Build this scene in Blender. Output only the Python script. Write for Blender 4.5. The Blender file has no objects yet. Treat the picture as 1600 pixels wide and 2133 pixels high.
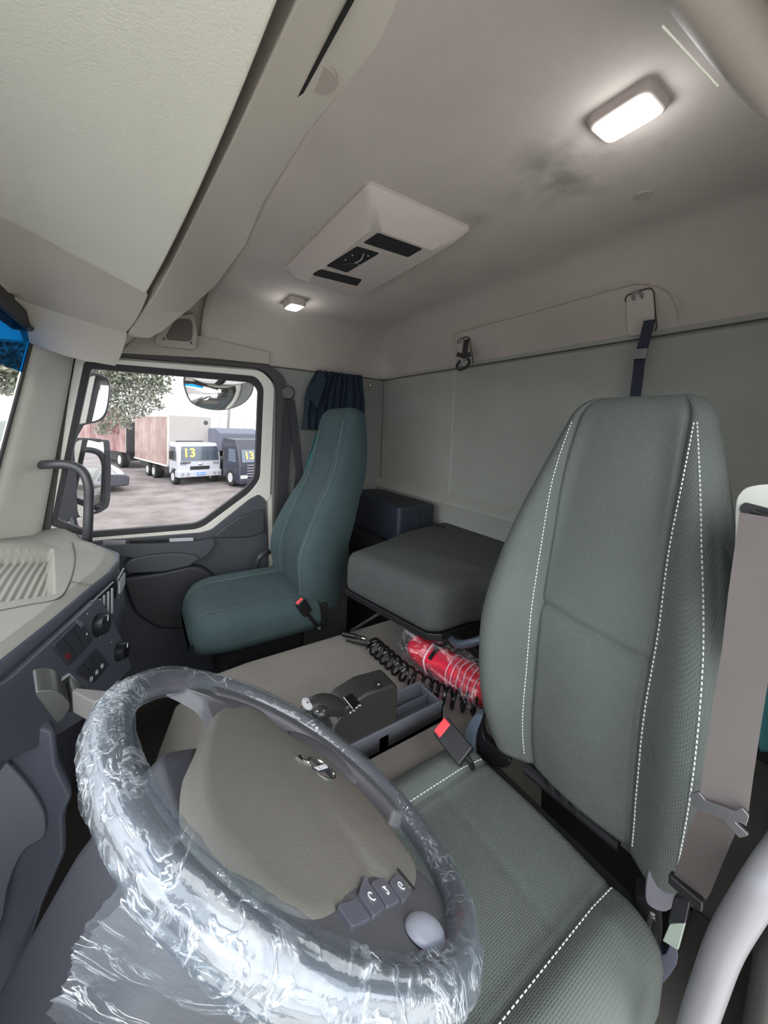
import bpy, bmesh, math, random
import numpy as np
from mathutils import Vector, Matrix, noise
random.seed(7)
S = bpy.context.scene
COL = S.collection

# ------------------------------------------------------------------ camera
# axes: +x across the cab to the passenger door, +y to the windscreen, z up; the eye is the origin, cab floor z=-1.2
FPX, PCY = 787.0, 932.0
YAW, PIT, ROL = math.radians(-33.4), math.radians(2.8), math.radians(2.1)
fw = Vector((math.cos(PIT)*math.cos(YAW), math.cos(PIT)*math.sin(YAW), -math.sin(PIT)))
rt0 = Vector((math.sin(YAW), -math.cos(YAW), 0)); up0 = rt0.cross(fw)
rt = rt0*math.cos(ROL) + up0*math.sin(ROL)
up = up0*math.cos(ROL) - rt0*math.sin(ROL)
cd = bpy.data.cameras.new('camera'); cam = bpy.data.objects.new('camera', cd); COL.objects.link(cam)
cam.matrix_world = Matrix(((rt.x, up.x, -fw.x, 0), (rt.y, up.y, -fw.y, 0), (rt.z, up.z, -fw.z, 0), (0, 0, 0, 1)))
cd.sensor_fit = 'HORIZONTAL'; cd.sensor_width = 36; cd.lens = FPX/1600*36
cd.shift_y = -(1066.5-PCY)/1600
cd.clip_start = 0.01; cd.clip_end = 500
S.camera = cam

# ------------------------------------------------------------------ world, light, exposure
S.view_settings.view_transform = 'Standard'; S.view_settings.look = 'None'
S.view_settings.gamma = 1; S.view_settings.use_curve_mapping = False
S.view_settings.exposure = 0.42
SKY_STRENGTH = 1.7
w = bpy.data.worlds.new('sky'); S.world = w; w.use_nodes = True
nt = w.node_tree; nt.nodes.clear()
wo = nt.nodes.new('ShaderNodeOutputWorld'); bg = nt.nodes.new('ShaderNodeBackground')
tc = nt.nodes.new('ShaderNodeTexCoord'); nz = nt.nodes.new('ShaderNodeTexNoise'); cr = nt.nodes.new('ShaderNodeValToRGB')
nz.inputs['Scale'].default_value = 3; nz.inputs['Detail'].default_value = 5
nt.links.new(tc.outputs['Generated'], nz.inputs['Vector']); nt.links.new(nz.outputs['Fac'], cr.inputs['Fac'])
cr.color_ramp.elements[0].position = .35; cr.color_ramp.elements[0].color = (.80, .87, .95, 1)
cr.color_ramp.elements[1].position = .6; cr.color_ramp.elements[1].color = (.97, .985, 1, 1)
# the cloud deck is brightest on the side where the sun stands behind it (driver's side, over the open door)
dt = nt.nodes.new('ShaderNodeVectorMath'); dt.operation = 'DOT_PRODUCT'
dt.inputs[1].default_value = Vector((-.85, .3, .45)).normalized()
nt.links.new(tc.outputs['Generated'], dt.inputs[0])
mr = nt.nodes.new('ShaderNodeMapRange'); mr.inputs[1].default_value = -.2; mr.inputs[2].default_value = 1
mr.inputs[3].default_value = SKY_STRENGTH; mr.inputs[4].default_value = SKY_STRENGTH*2.4
nt.links.new(dt.outputs['Value'], mr.inputs[0]); nt.links.new(mr.outputs[0], bg.inputs['Strength'])
nt.links.new(cr.outputs['Color'], bg.inputs['Color']); nt.links.new(bg.outputs[0], wo.inputs[0])
sd = bpy.data.lights.new('sun', 'SUN'); sd.energy = 1.0; sd.angle = math.radians(60); sd.color = (1, .96, .9)
sun = bpy.data.objects.new('sun', sd); COL.objects.link(sun)
sun.rotation_euler = Vector((.80, -.38, -.46)).to_track_quat('-Z', 'Y').to_euler()

# ------------------------------------------------------------------ helpers
def ray(px, py): return fw + rt*((px-800)/FPX) - up*((py-PCY)/FPX)
def at(px, py, x=None, y=None, z=None):
    d = ray(px, py)
    t = x/d.x if x is not None else (y/d.y if y is not None else z/d.z)
    return d*t
def V(*a): return Vector(a)
def lin(c):
    c = c/255
    return c/12.92 if c <= .04045 else ((c+.055)/1.055)**2.4
MATS = {}
def mat(name, rgb, rough=.6, metal=0, bump=None, var=.0, vscale=8, spec=.5, emit=None, rgb2=None, coat=0):
    """bump=(scale,strength,kind)"""
    if name in MATS: return MATS[name]
    m = bpy.data.materials.new(name); m.use_nodes = True; n = m.node_tree; N = n.nodes; L = n.links
    b = N['Principled BSDF']; c = [lin(v) for v in rgb]+[1]
    b.inputs['Base Color'].default_value = c; b.inputs['Roughness'].default_value = rough
    b.inputs['Metallic'].default_value = metal; b.inputs['Specular IOR Level'].default_value = spec
    if coat: b.inputs['Coat Weight'].default_value = coat; b.inputs['Coat Roughness'].default_value = .1
    t = N.new('ShaderNodeTexCoord')
    if var or rgb2:
        z = N.new('ShaderNodeTexNoise'); z.inputs['Scale'].default_value = vscale; z.inputs['Detail'].default_value = 6; z.inputs['Roughness'].default_value = .6
        L.new(t.outputs['Object'], z.inputs['Vector'])
        r = N.new('ShaderNodeValToRGB'); e = r.color_ramp.elements
        e[0].position = .36; e[1].position = .64
        e[0].color = [v*(1-var) for v in c[:3]]+[1]
        e[1].color = ([lin(v) for v in rgb2]+[1]) if rgb2 else [min(1, v*(1+var)) for v in c[:3]]+[1]
        L.new(z.outputs['Fac'], r.inputs['Fac']); L.new(r.outputs['Color'], b.inputs['Base Color'])
    if bump:
        sc, st, kind = bump
        if kind == 'voronoi': q = N.new('ShaderNodeTexVoronoi'); q.inputs['Scale'].default_value = sc; o = q.outputs['Distance']
        elif kind == 'weave':
            q1 = N.new('ShaderNodeTexWave'); q1.bands_direction = 'DIAGONAL'; q1.inputs['Scale'].default_value = sc
            q2 = N.new('ShaderNodeTexWave'); q2.bands_direction = 'X'; q2.inputs['Scale'].default_value = sc
            L.new(t.outputs['Object'], q1.inputs['Vector']); L.new(t.outputs['Object'], q2.inputs['Vector'])
            q = N.new('ShaderNodeMath'); q.operation = 'MULTIPLY'; L.new(q1.outputs['Fac'], q.inputs[0]); L.new(q2.outputs['Fac'], q.inputs[1]); o = q.outputs[0]
        else: q = N.new('ShaderNodeTexNoise'); q.inputs['Scale'].default_value = sc; q.inputs['Detail'].default_value = 3; o = q.outputs['Fac']
        if kind != 'weave': L.new(t.outputs['Object'], q.inputs['Vector'])
        bp = N.new('ShaderNodeBump'); bp.inputs['Strength'].default_value = st; bp.inputs['Distance'].default_value = .002
        L.new(o, bp.inputs['Height']); L.new(bp.outputs['Normal'], b.inputs['Normal'])
    if emit: b.inputs['Emission Color'].default_value = [lin(v) for v in emit[0]]+[1]; b.inputs['Emission Strength'].default_value = emit[1]
    MATS[name] = m; return m
def clear_mat(name, tint=(1, 1, 1), gloss=.08, rough=.02, film=None):
    if name in MATS: return MATS[name]
    m = bpy.data.materials.new(name); m.use_nodes = True; n = m.node_tree; N = n.nodes; L = n.links
    for x in list(N):
        if x.type != 'OUTPUT_MATERIAL': N.remove(x)
    out = [x for x in N if x.type == 'OUTPUT_MATERIAL'][0]
    tr = N.new('ShaderNodeBsdfTransparent'); tr.inputs[0].default_value = (*tint, 1)
    gl = N.new('ShaderNodeBsdfGlossy'); gl.inputs['Roughness'].default_value = rough
    mx = N.new('ShaderNodeMixShader')
    lw = N.new('ShaderNodeLayerWeight'); lw.inputs['Blend'].default_value = .25
    ma = N.new('ShaderNodeMath'); ma.operation = 'MULTIPLY_ADD'; ma.inputs[1].default_value = .06; ma.inputs[2].default_value = gloss; ma.use_clamp = True
    L.new(lw.outputs['Facing'], ma.inputs[0]); L.new(ma.outputs[0], mx.inputs[0])
    L.new(tr.outputs[0], mx.inputs[1]); L.new(gl.outputs[0], mx.inputs[2]); src = mx.outputs[0]
    if film:
        milk, bscale, bstr, stretch, fold = film
        t = N.new('ShaderNodeTexCoord'); mp = N.new('ShaderNodeMapping'); mp.inputs['Scale'].default_value = stretch
        L.new(t.outputs['Object'], mp.inputs[0])
        z = N.new('ShaderNodeTexNoise'); z.inputs['Scale'].default_value = bscale; z.inputs['Detail'].default_value = 3; z.inputs['Distortion'].default_value = 1.2
        L.new(mp.outputs[0], z.inputs['Vector'])
        rg = N.new('ShaderNodeValToRGB'); e = rg.color_ramp.elements          # thin fold lines where the noise crosses mid level
        e[0].position = .455; e[0].color = (0, 0, 0, 1); e[1].position = .5; e[1].color = (1, 1, 1, 1); e3 = rg.color_ramp.elements.new(.525); e3.color = (0, 0, 0, 1)
        L.new(z.outputs['Fac'], rg.inputs['Fac'])
        z2 = N.new('ShaderNodeTexNoise'); z2.inputs['Scale'].default_value = bscale*.35; z2.inputs['Detail'].default_value = 2; L.new(mp.outputs[0], z2.inputs['Vector'])
        pm = N.new('ShaderNodeMapRange'); pm.inputs[1].default_value = .45; pm.inputs[2].default_value = .62; L.new(z2.outputs['Fac'], pm.inputs[0])   # folds come in patches
        fo_ = N.new('ShaderNodeMath'); fo_.operation = 'MULTIPLY'; L.new(rg.outputs['Color'], fo_.inputs[0]); L.new(pm.outputs[0], fo_.inputs[1])
        hs = N.new('ShaderNodeMath'); hs.operation = 'MULTIPLY_ADD'; hs.inputs[1].default_value = .8; L.new(fo_.outputs[0], hs.inputs[0]); L.new(z.outputs['Fac'], hs.inputs[2])
        bp = N.new('ShaderNodeBump'); bp.inputs['Strength'].default_value = bstr; bp.inputs['Distance'].default_value = .004
        L.new(hs.outputs[0], bp.inputs['Height']); L.new(bp.outputs['Normal'], gl.inputs['Normal'])
        ma.inputs[1].default_value = .30
        df = N.new('ShaderNodeBsdfDiffuse'); df.inputs[0].default_value = (.86, .92, 1, 1)
        tl = N.new('ShaderNodeBsdfTranslucent'); tl.inputs[0].default_value = (.86, .92, 1, 1)
        m1 = N.new('ShaderNodeMixShader'); m1.inputs[0].default_value = .3; L.new(df.outputs[0], m1.inputs[1]); L.new(tl.outputs[0], m1.inputs[2])
        g2 = N.new('ShaderNodeBsdfGlossy'); g2.inputs['Roughness'].default_value = .25; L.new(bp.outputs['Normal'], g2.inputs['Normal'])
        m3 = N.new('ShaderNodeMixShader'); m3.inputs[0].default_value = .5; L.new(m1.outputs[0], m3.inputs[1]); L.new(g2.outputs[0], m3.inputs[2])
        rp = N.new('ShaderNodeMath'); rp.operation = 'MULTIPLY_ADD'; rp.inputs[1].default_value = fold; rp.inputs[2].default_value = milk; L.new(fo_.outputs[0], rp.inputs[0])
        m2 = N.new('ShaderNodeMixShader'); L.new(rp.outputs[0], m2.inputs[0]); L.new(src, m2.inputs[1]); L.new(m3.outputs[0], m2.inputs[2]); src = m2.outputs[0]
    L.new(src, out.inputs[0]); MATS[name] = m; return m

ORG = {}
def thing(name, label, cat, loc=(0, 0, 0), group=None, kind=None):
    o = bpy.data.objects.new(name, None); o.empty_display_size = .05; COL.objects.link(o); o.location = loc
    if label: o['label'] = label; o['category'] = cat
    if group: o['group'] = group
    if kind: o['kind'] = kind
    ORG[o.name] = Vector(loc); return o
class MB:
    def __init__(s): s.v = []; s.f = []
    def add(s, vs, fs):
        k = len(s.v); s.v += [Vector(p) for p in vs]; s.f += [tuple(i+k for i in f) for f in fs]; return s
    def box(s, c, d, R=None):
        c = Vector(c); h = Vector(d)/2; vs = []
        for x, y, z in [(-1,-1,-1),(1,-1,-1),(1,1,-1),(-1,1,-1),(-1,-1,1),(1,-1,1),(1,1,1),(-1,1,1)]:
            p = Vector((x*h.x, y*h.y, z*h.z)); p = R @ p if R else p; vs.append(c+p)
        return s.add(vs, [(0,3,2,1),(4,5,6,7),(0,1,5,4),(1,2,6,5),(2,3,7,6),(3,0,4,7)])
    def bb(s, a, b):
        return s.box([(p+q)/2 for p, q in zip(a, b)], [abs(q-p) for p, q in zip(a, b)])
    def prism(s, poly, vec):
        poly = [Vector(p) for p in poly]; vec = Vector(vec); n = len(poly)
        s.add(poly+[p+vec for p in poly], [tuple(range(n))[::-1], tuple(range(n, 2*n))]+[(i, (i+1) % n, n+(i+1) % n, n+i) for i in range(n)]); return s
    def grid(s, fn, nu, nv, cu=False, cv=False):
        vs = [fn(i/(nu if cu else nu-1), j/(nv if cv else nv-1)) for j in range(nv) for i in range(nu)]
        fs = []
        for j in range(nv if cv else nv-1):
            for i in range(nu if cu else nu-1):
                a = j*nu+i; b = j*nu+(i+1) % nu; c = ((j+1) % nv)*nu+(i+1) % nu; d = ((j+1) % nv)*nu+i
                fs.append((a, b, c, d))
        return s.add(vs, fs)
    def loft(s, rings, cap=True, closed=True):
        n = len(rings[0]); m = len(rings); vs = [p for r in rings for p in r]; fs = []
        for j in range(m-1):
            for i in range(n if closed else n-1):
                fs.append((j*n+i, j*n+(i+1) % n, (j+1)*n+(i+1) % n, (j+1)*n+i))
        if cap and closed: fs += [tuple(range(n))[::-1], tuple(range((m-1)*n, m*n))]
        return s.add(vs, fs)
    def tube(s, pts, r, seg=10, flat=1.0, closed=False, nrm=None):
        pts = [Vector(p) for p in pts]; n = len(pts); rings = []; ref = Vector(nrm) if nrm else None
        for i, p in enumerate(pts):
            if closed: t = (pts[(i+1) % n]-pts[i-1]).normalized()
            else: t = (pts[min(i+1, n-1)]-pts[max(i-1, 0)]).normalized()
            if ref is None: ref = Vector((0, 0, 1)) if abs(t.z) < .9 else Vector((1, 0, 0))
            a = (ref - t*ref.dot(t)).normalized(); b = t.cross(a)
            if nrm is None: ref = a
            rr = r[i] if isinstance(r, (list, tuple)) else r
            rings.append([p + (a*math.cos(2*math.pi*k/seg)*flat + b*math.sin(2*math.pi*k/seg))*rr for k in range(seg)])
        if closed: rings.append(rings[0]); return s.loft(rings, cap=False)
        return s.loft(rings)
    def ribbon(s, pts, side, w_, t_=.0014):
        """flat webbing: centre points, side direction(s), width"""
        pts = [Vector(p) for p in pts]; rings = []
        for i, p in enumerate(pts):
            t = (pts[min(i+1, len(pts)-1)]-pts[max(i-1, 0)]).normalized()
            sd_ = Vector(side[i] if isinstance(side, list) else side); sd_ = (sd_-t*sd_.dot(t)).normalized(); nn = t.cross(sd_)
            ww = w_[i] if isinstance(w_, (list, tuple)) else w_
            rings.append([p+sd_*ww/2+nn*t_/2, p-sd_*ww/2+nn*t_/2, p-sd_*ww/2-nn*t_/2, p+sd_*ww/2-nn*t_/2])
        return s.loft(rings)
    def cyl(s, a, b, r, seg=24, r2=None):
        a = Vector(a); b = Vector(b); return s.tube([a, b], [r, r if r2 is None else r2], seg)
    def ball(s, c, r, n=12):
        c = Vector(c); r = Vector(r) if not isinstance(r, (int, float)) else Vector((r, r, r))
        return s.grid(lambda u, v: c+Vector((r.x*math.cos(2*math.pi*u)*math.sin(math.pi*v), r.y*math.sin(2*math.pi*u)*math.sin(math.pi*v), r.z*math.cos(math.pi*v))), n*2, n, cu=True)
    def build(s, name, m, parent=None, bevel=0, seg=3, smooth=True, sub=0, solid=0, label=None, cat=None, group=None, kind=None, ang=40, soff=-1):
        if parent is not None:
            o0 = ORG[parent.name]
        else:
            xs = [p.x for p in s.v]; ys = [p.y for p in s.v]; zs = [p.z for p in s.v]
            o0 = Vector(((min(xs)+max(xs))/2, (min(ys)+max(ys))/2, min(zs)))
        me = bpy.data.meshes.new(name); me.from_pydata([tuple(p-o0) for p in s.v], [], s.f)
        bm_ = bmesh.new(); bm_.from_mesh(me); bmesh.ops.remove_doubles(bm_, verts=bm_.verts, dist=1e-6)
        bmesh.ops.recalc_face_normals(bm_, faces=bm_.faces); bm_.to_mesh(me); bm_.free()
        me.materials.append(m); me.update()
        ob = bpy.data.objects.new(name, me); COL.objects.link(ob)
        if smooth:
            me.polygons.foreach_set('use_smooth', [True]*len(me.polygons))
            if not bevel and not sub: me.set_sharp_from_angle(angle=math.radians(ang))
        if solid: d = ob.modifiers.new('s', 'SOLIDIFY'); d.thickness = solid; d.offset = soff
        if bevel:
            d = ob.modifiers.new('b', 'BEVEL'); d.width = bevel; d.segments = seg; d.limit_method = 'ANGLE'; d.angle_limit = math.radians(30)
            d = ob.modifiers.new('w', 'WEIGHTED_NORMAL'); d.keep_sharp = True
        if sub: d = ob.modifiers.new('u', 'SUBSURF'); d.levels = sub; d.render_levels = sub
        if parent is not None: ob.parent = parent; ORG[ob.name] = o0
        else: ob.location = o0; ORG[ob.name] = o0
        if label: ob['label'] = label
        if cat: ob['category'] = cat
        if group: ob['group'] = group
        if kind: ob['kind'] = kind
        return ob
def text_mesh(txt, size, origin, ux, uy, depth=.0006, bold=0):
    """MB with lettering; ux/uy give the writing direction and the up direction"""
    cu = bpy.data.curves.new('t', 'FONT'); cu.body = txt; cu.size = size; cu.extrude = depth; cu.offset = bold; cu.align_x = 'CENTER'; cu.align_y = 'CENTER'
    ob = bpy.data.objects.new('t', cu); COL.objects.link(ob)
    dg = bpy.context.evaluated_depsgraph_get(); me = bpy.data.meshes.new_from_object(ob.evaluated_get(dg))
    ux = Vector(ux).normalized(); uy = Vector(uy); uy = (uy-ux*uy.dot(ux)).normalized(); un = ux.cross(uy); origin = Vector(origin)
    mb = MB(); mb.add([origin+ux*p.co.x+uy*p.co.y+un*p.co.z for p in me.vertices], [tuple(q.vertices) for q in me.polygons])
    bpy.data.objects.remove(ob); bpy.data.meshes.remove(me); return mb
def interp(tab, x):
    if x <= tab[0][0]: return tab[0][1]
    for (a, p), (b, q) in zip(tab, tab[1:]):
        if x <= b:
            t = (x-a)/(b-a); t = t*t*(3-2*t) if False else t
            return p+(q-p)*t
    return tab[-1][1]
def smooth_poly(pts, n=8, closed=True):
    """Catmull-Rom resample"""
    pts = [Vector(p) for p in pts]; N = len(pts); out = []
    rng = range(N) if closed else range(N-1)
    for i in rng:
        if closed: p0, p1, p2, p3 = pts[i-1], pts[i], pts[(i+1) % N], pts[(i+2) % N]
        else: p0, p1, p2, p3 = pts[max(i-1, 0)], pts[i], pts[i+1], pts[min(i+2, N-1)]
        for k in range(n):
            t = k/n
            out.append(.5*((2*p1)+(-p0+p2)*t+(2*p0-5*p1+4*p2-p3)*t*t+(-p0+3*p1-3*p2+p3)*t**3))
    if not closed: out.append(pts[-1])
    return out
def round_poly(pts, r, n=6):
    """round the corners of a closed polygon of Vectors with radius r (number or list)"""
    pts = [Vector(p) for p in pts]; out = []; N = len(pts)
    for i, p in enumerate(pts):
        rr = r[i] if isinstance(r, (list, tuple)) else r
        a = pts[i-1]-p; b = pts[(i+1) % N]-p; d = min(rr, a.length*.45, b.length*.45)
        A = p+a.normalized()*d; B = p+b.normalized()*d
        for k in range(n+1):
            t = k/n; out.append(A*(1-t)**2+p*2*t*(1-t)+B*t*t)
    return out
def frame_loft(mb, outer, inner, d0, d1):
    """a closed band between two outlines with equal counts, from offset d0 to d1 along x"""
    n = len(outer); r = [[p+V(d, 0, 0) for p in q] for q, d in ((outer, d0), (outer, d1), (inner, d1), (inner, d0))]
    vs = [p for q in r for p in q]; fs = []
    for j in range(4):
        for i in range(n): fs.append((j*n+i, j*n+(i+1) % n, ((j+1) % 4)*n+(i+1) % n, ((j+1) % 4)*n+i))
    mb.add(vs, fs); return mb
def offset_poly(pts, d):
    """offset outline lying in a x=const plane outwards by d"""
    c = sum(pts, Vector())/len(pts); out = []; N = len(pts)
    for i, p in enumerate(pts):
        t = (pts[(i+1) % N]-pts[i-1]); nn = Vector((0, t.z, -t.y)).normalized()
        if nn.dot(p-c) < 0: nn = -nn
        out.append(p+nn*d)
    return out

# ------------------------------------------------------------------ materials
def stain(m, spots):
    n = m.node_tree; N = n.nodes; L = n.links; b = N['Principled BSDF']; src = b.inputs['Base Color'].links[0].from_socket
    g = N.new('ShaderNodeNewGeometry'); z = N.new('ShaderNodeTexNoise'); z.inputs['Scale'].default_value = 14; z.inputs['Detail'].default_value = 5; z.inputs['Distortion'].default_value = .1; L.new(g.outputs['Position'], z.inputs['Vector'])
    zr = N.new('ShaderNodeMapRange'); zr.inputs[1].default_value = .42; zr.inputs[2].default_value = .7; L.new(z.outputs['Fac'], zr.inputs[0])
    for c, rad, k in spots:
        d = N.new('ShaderNodeVectorMath'); d.operation = 'DISTANCE'; d.inputs[1].default_value = c; L.new(g.outputs['Position'], d.inputs[0])
        mr_ = N.new('ShaderNodeMapRange'); mr_.inputs[1].default_value = rad; mr_.inputs[2].default_value = rad*.3; L.new(d.outputs['Value'], mr_.inputs[0])
        mm = N.new('ShaderNodeMath'); mm.operation = 'MULTIPLY'; L.new(mr_.outputs[0], mm.inputs[0]); L.new(zr.outputs[0], mm.inputs[1])
        m2_ = N.new('ShaderNodeMath'); m2_.operation = 'MULTIPLY'; m2_.inputs[1].default_value = k; L.new(mm.outputs[0], m2_.inputs[0])
        mx_ = N.new('ShaderNodeMix'); mx_.data_type = 'RGBA'; mx_.inputs['B'].default_value = (.10, .09, .08, 1); L.new(m2_.outputs[0], mx_.inputs['Factor']); L.new(src, mx_.inputs['A']); src = mx_.outputs['Result']
    L.new(src, b.inputs['Base Color'])
CEIL = mat('headliner', (164, 156, 149), .95, bump=(900, .25, 'noise'), var=.05, vscale=4)
stain(CEIL, [(at(1165, 330, z=.5), .10, .55), (at(1230, 370, z=.5), .10, .45), (at(1130, 400, z=.5), .09, .45), (at(1345, 315, z=.5), .04, .6), (at(985, 465, z=.5), .05, .4)])
BEIGE = mat('beige_plastic', (180, 173, 163), .6, bump=(700, .18, 'noise'), var=.03, vscale=3)
CREAM = mat('cream_vinyl', (212, 210, 197), .65, bump=(260, .5, 'noise'), var=.03, vscale=3)
TAUPE = mat('taupe_plastic', (150, 142, 134), .6, bump=(700, .18, 'noise'))
PANELR = mat('rear_panel', (140, 141, 133), .9, bump=(500, .25, 'noise'), var=.10, vscale=1.7)
WHITEM = mat('door_paint', (205, 203, 192), .4)
SEAL = mat('black_rubber', (26, 26, 28), .6)
DOORP = mat('door_plastic', (62, 65, 71), .5, bump=(800, .2, 'noise'))
DARKP = mat('dark_plastic', (86, 88, 100), .5, bump=(800, .2, 'noise'))
PADTOP = mat('dash_pad', (120, 119, 111), .7, bump=(900, .25, 'noise'), var=.04)
BLACK = mat('black_plastic', (22, 22, 24), .4)
GLOSSB = mat('gloss_black', (18, 18, 20), .22)
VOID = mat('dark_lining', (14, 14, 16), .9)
CARPET = mat('tunnel_cloth', (126, 121, 114), .95, bump=(700, .4, 'noise'), var=.08, vscale=5)
FLOORM = mat('floor_rubber', (62, 58, 55), .85, bump=(300, .3, 'noise'))
FAB1 = mat('seat_fabric', (80, 86, 82), .85, bump=(105, .4, 'weave'), var=.10, vscale=4)
FAB2 = mat('seat_cloth_teal', (54, 71, 73), .9, bump=(105, .4, 'weave'), var=.10, vscale=4)
FABB = mat('bunk_fabric', (66, 68, 67), .9, bump=(330, 1.0, 'voronoi'))
THREAD = mat('pale_thread', (205, 208, 202), .7)
THREADD = mat('dull_thread', (120, 128, 118), .7)
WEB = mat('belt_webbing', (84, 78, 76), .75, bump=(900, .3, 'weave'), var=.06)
WEBD = mat('belt_dark', (38, 38, 42), .7)
NAVY = mat('navy_strap', (24, 26, 44), .7)
CURT = mat('curtain_cloth', (14, 32, 44), .9, bump=(600, .2, 'noise'))
CURTL = mat('curtain_teal', (62, 120, 122), .9)
CHROME = mat('chrome', (225, 225, 225), .15, 1)
STEEL = mat('brushed_steel', (165, 165, 168), .35, 1)
REDB = mat('red_button', (230, 60, 66), .4)
RED = mat('red_vest', (225, 30, 60), .6, bump=(60, .6, 'noise'))
WHITEL = mat('white_mark', (235, 235, 235), .5)
PINK = mat('pale_pink_band', (240, 190, 205), .5)
GREYP = mat('grey_tray_plastic', (86, 88, 96), .5, bump=(800, .15, 'noise'))
SELP = mat('selector_plastic', (44, 44, 42), .36, bump=(900, .15, 'noise'))
WHEELP = mat('wheel_pad', (116, 113, 106), .48, bump=(420, .35, 'noise'), var=.03)
WHEELR = mat('wheel_rim', (90, 90, 94), .5, bump=(500, .3, 'noise'))
SILV = mat('grey_handle', (116, 115, 118), .38)
HANDLE = mat('dark_handle', (54, 55, 58), .42)
GLASS = clear_mat('window_glass', gloss=.006)
TINT = clear_mat('blue_sun_band', tint=(.01, .33, .60), gloss=.008)
FILM = clear_mat('cling_film', tint=(.93, .97, 1), gloss=.05, rough=.07, film=(.055, 26, .6, (1, 1, 1), .45))
FILMD = clear_mat('loose_film', tint=(.95, .98, 1), gloss=.06, rough=.08, film=(.13, 13, .9, (1, 1, 3.2), .75))
FILMB = clear_mat('bag_film', gloss=.10, rough=.08, film=(.04, 60, .8, (1, 1, 1), .6))
MIRR = mat('mirror_glass', (235, 235, 238), .02, 1)
MIRB = mat('mirror_housing', (44, 46, 54), .45)
LAMP = mat('lamp_lens', (255, 255, 255), .3, emit=((255, 252, 255), 9))

# ------------------------------------------------------------------ cab shell
XW = 1.86; YR = -1.21; YS = -1.0
# floor
MB().bb((-.05, -1.25, -1.26), (1.92, .75, -1.2)).build('floor', FLOORM, kind='structure')
# rear wall: upper plain panel with seam, ledge, lower part
rw = MB()
prof = [(-1.203, .30), (-1.205, .285), (-1.210, .280), (-1.205, .274), (-1.206, .2), (-1.208, -.285), (-1.196, -.300), (-1.182, -.318), (-1.18, -.33), (-1.195, -.37), (-1.20, -.45), (-1.20, -1.2)]
rw.loft([[V(x, y, z) for y, z in prof]+[V(x, -1.25, -1.2), V(x, -1.25, .30)] for x in (0, 1.272, 1.2722, XW+.04)])
rw.build('wall_rear', PANELR, kind='structure', ang=25)
MB().bb((1.268, -1.212, -.44), (1.2725, -1.2045, .279)).build('trim_1', mat('seam_pale', (165, 165, 158), .8), kind='structure')
MB().tube([V(-.02, -1.2045, .2835), V(XW, -1.2045, .2835)], .0028, 6).build('trim_17', mat('seam_dark', (70, 68, 64), .8), kind='structure')
MB().tube([V(XW-.003, -1.207, .28), V(XW-.003, -1.207, -.6)], .003, 6).build('trim_18', mat('seam_dark', (70, 68, 64), .8), kind='structure')
MB().tube([V(XW-.002, -1.207, .2835), V(XW-.002, -.56, .2835)], .003, 6).build('trim_19', mat('seam_dark', (70, 68, 64), .8), kind='structure')
# passenger side wall: behind the door and below
sw = MB()
sw.loft([[V(XW+.0, y, z) for z in (-1.2, .285)]+[V(XW+.05, y, z) for z in (.285, -1.2)] for y in (-.56, -1.25)])
sw.build('wall_right', mat('side_panel', (120, 122, 118), .9, bump=(500, .25, 'noise')), kind='structure')
# driver's side: wall behind the door opening
dw = MB(); dw.bb((-.06, -1.25, -1.2), (-.01, -.78, .30)); dw.bb((-.06, -.80, -1.2), (-.01, -.62, -.05))
dw.build('wall_left', PANELR, kind='structure')
# ceiling shell with rounded coves at the rear and both sides
def ceil_pt(u, v):
    Rx, Ry, H = .26, .20, .225
    # u: 0..1 over x with dense ends
    def edge(u, a, b, R, both=True):
        if both:
            if u < .3: th = (1-u/.3)*math.pi/2; return a+R*(1-math.sin(th)), math.sin(th)
            if u > .7: th = (u-.7)/.3*math.pi/2; return b-R*(1-math.sin(th)), math.sin(th)
            return a+R+(b-a-2*R)*(u-.3)/.4, 0
        if u > .6: th = (u-.6)/.4*math.pi/2; return b-R*(1-math.sin(th)), math.sin(th)
        return a+(b-R-a)*u/.6, 0
    x, qa = edge(u, -.005, XW, Rx); yy, qb = edge(v, .235, 1.205, Ry, False)
    q = min(1, (qa**5+qb**5)**.2)
    crown = .012*math.sin(math.pi*min(max((x)/XW, 0), 1))
    return V(x, -yy, .283+(H+crown-.012)*math.sqrt(max(0, 1-q*q)))
cb = MB(); cb.grid(ceil_pt, 70, 50)
cb.build('ceiling', CEIL, solid=.03, soff=1, kind='structure', ang=80)
MB().bb((-.08, -1.27, .545), (1.95, .42, .58)).build('trim_2', WHITEM, kind='structure')      # roof skin
rs = MB(); rs.bb((XW+.02, -1.27, .27), (1.95, .42, .56)); rs.bb((-.08, -1.27, .3), (-.045, .42, .56)); rs.bb((-.06, -1.27, .27), (1.95, -1.215, .56))
rs.build('trim_3', WHITEM, kind='structure')
# raised lip on the upper rear panel, arching over the two hook plates
def rear_y(z): return -1.205+.20*(1-math.sqrt(max(0, 1-((z-.283)/.225)**2)))
def lip(pts, r=.011):
    return MB().tube([V(p.x, rear_y(p.z)-r+.0035, p.z) for p in pts], r, 14)
pl = [at(*p, y=-1.17) for p in [(944, 770), (941, 735), (944, 705), (956, 690), (975, 684), (1100, 650), (1200, 622), (1290, 597), (1330, 587), (1370, 589), (1395, 603), (1406, 630), (1408, 660)]]
lip(smooth_poly(pl, 6, False), .012).build('trim_4', mat('lip_beige', (158, 150, 142), .9), kind='structure')

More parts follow.
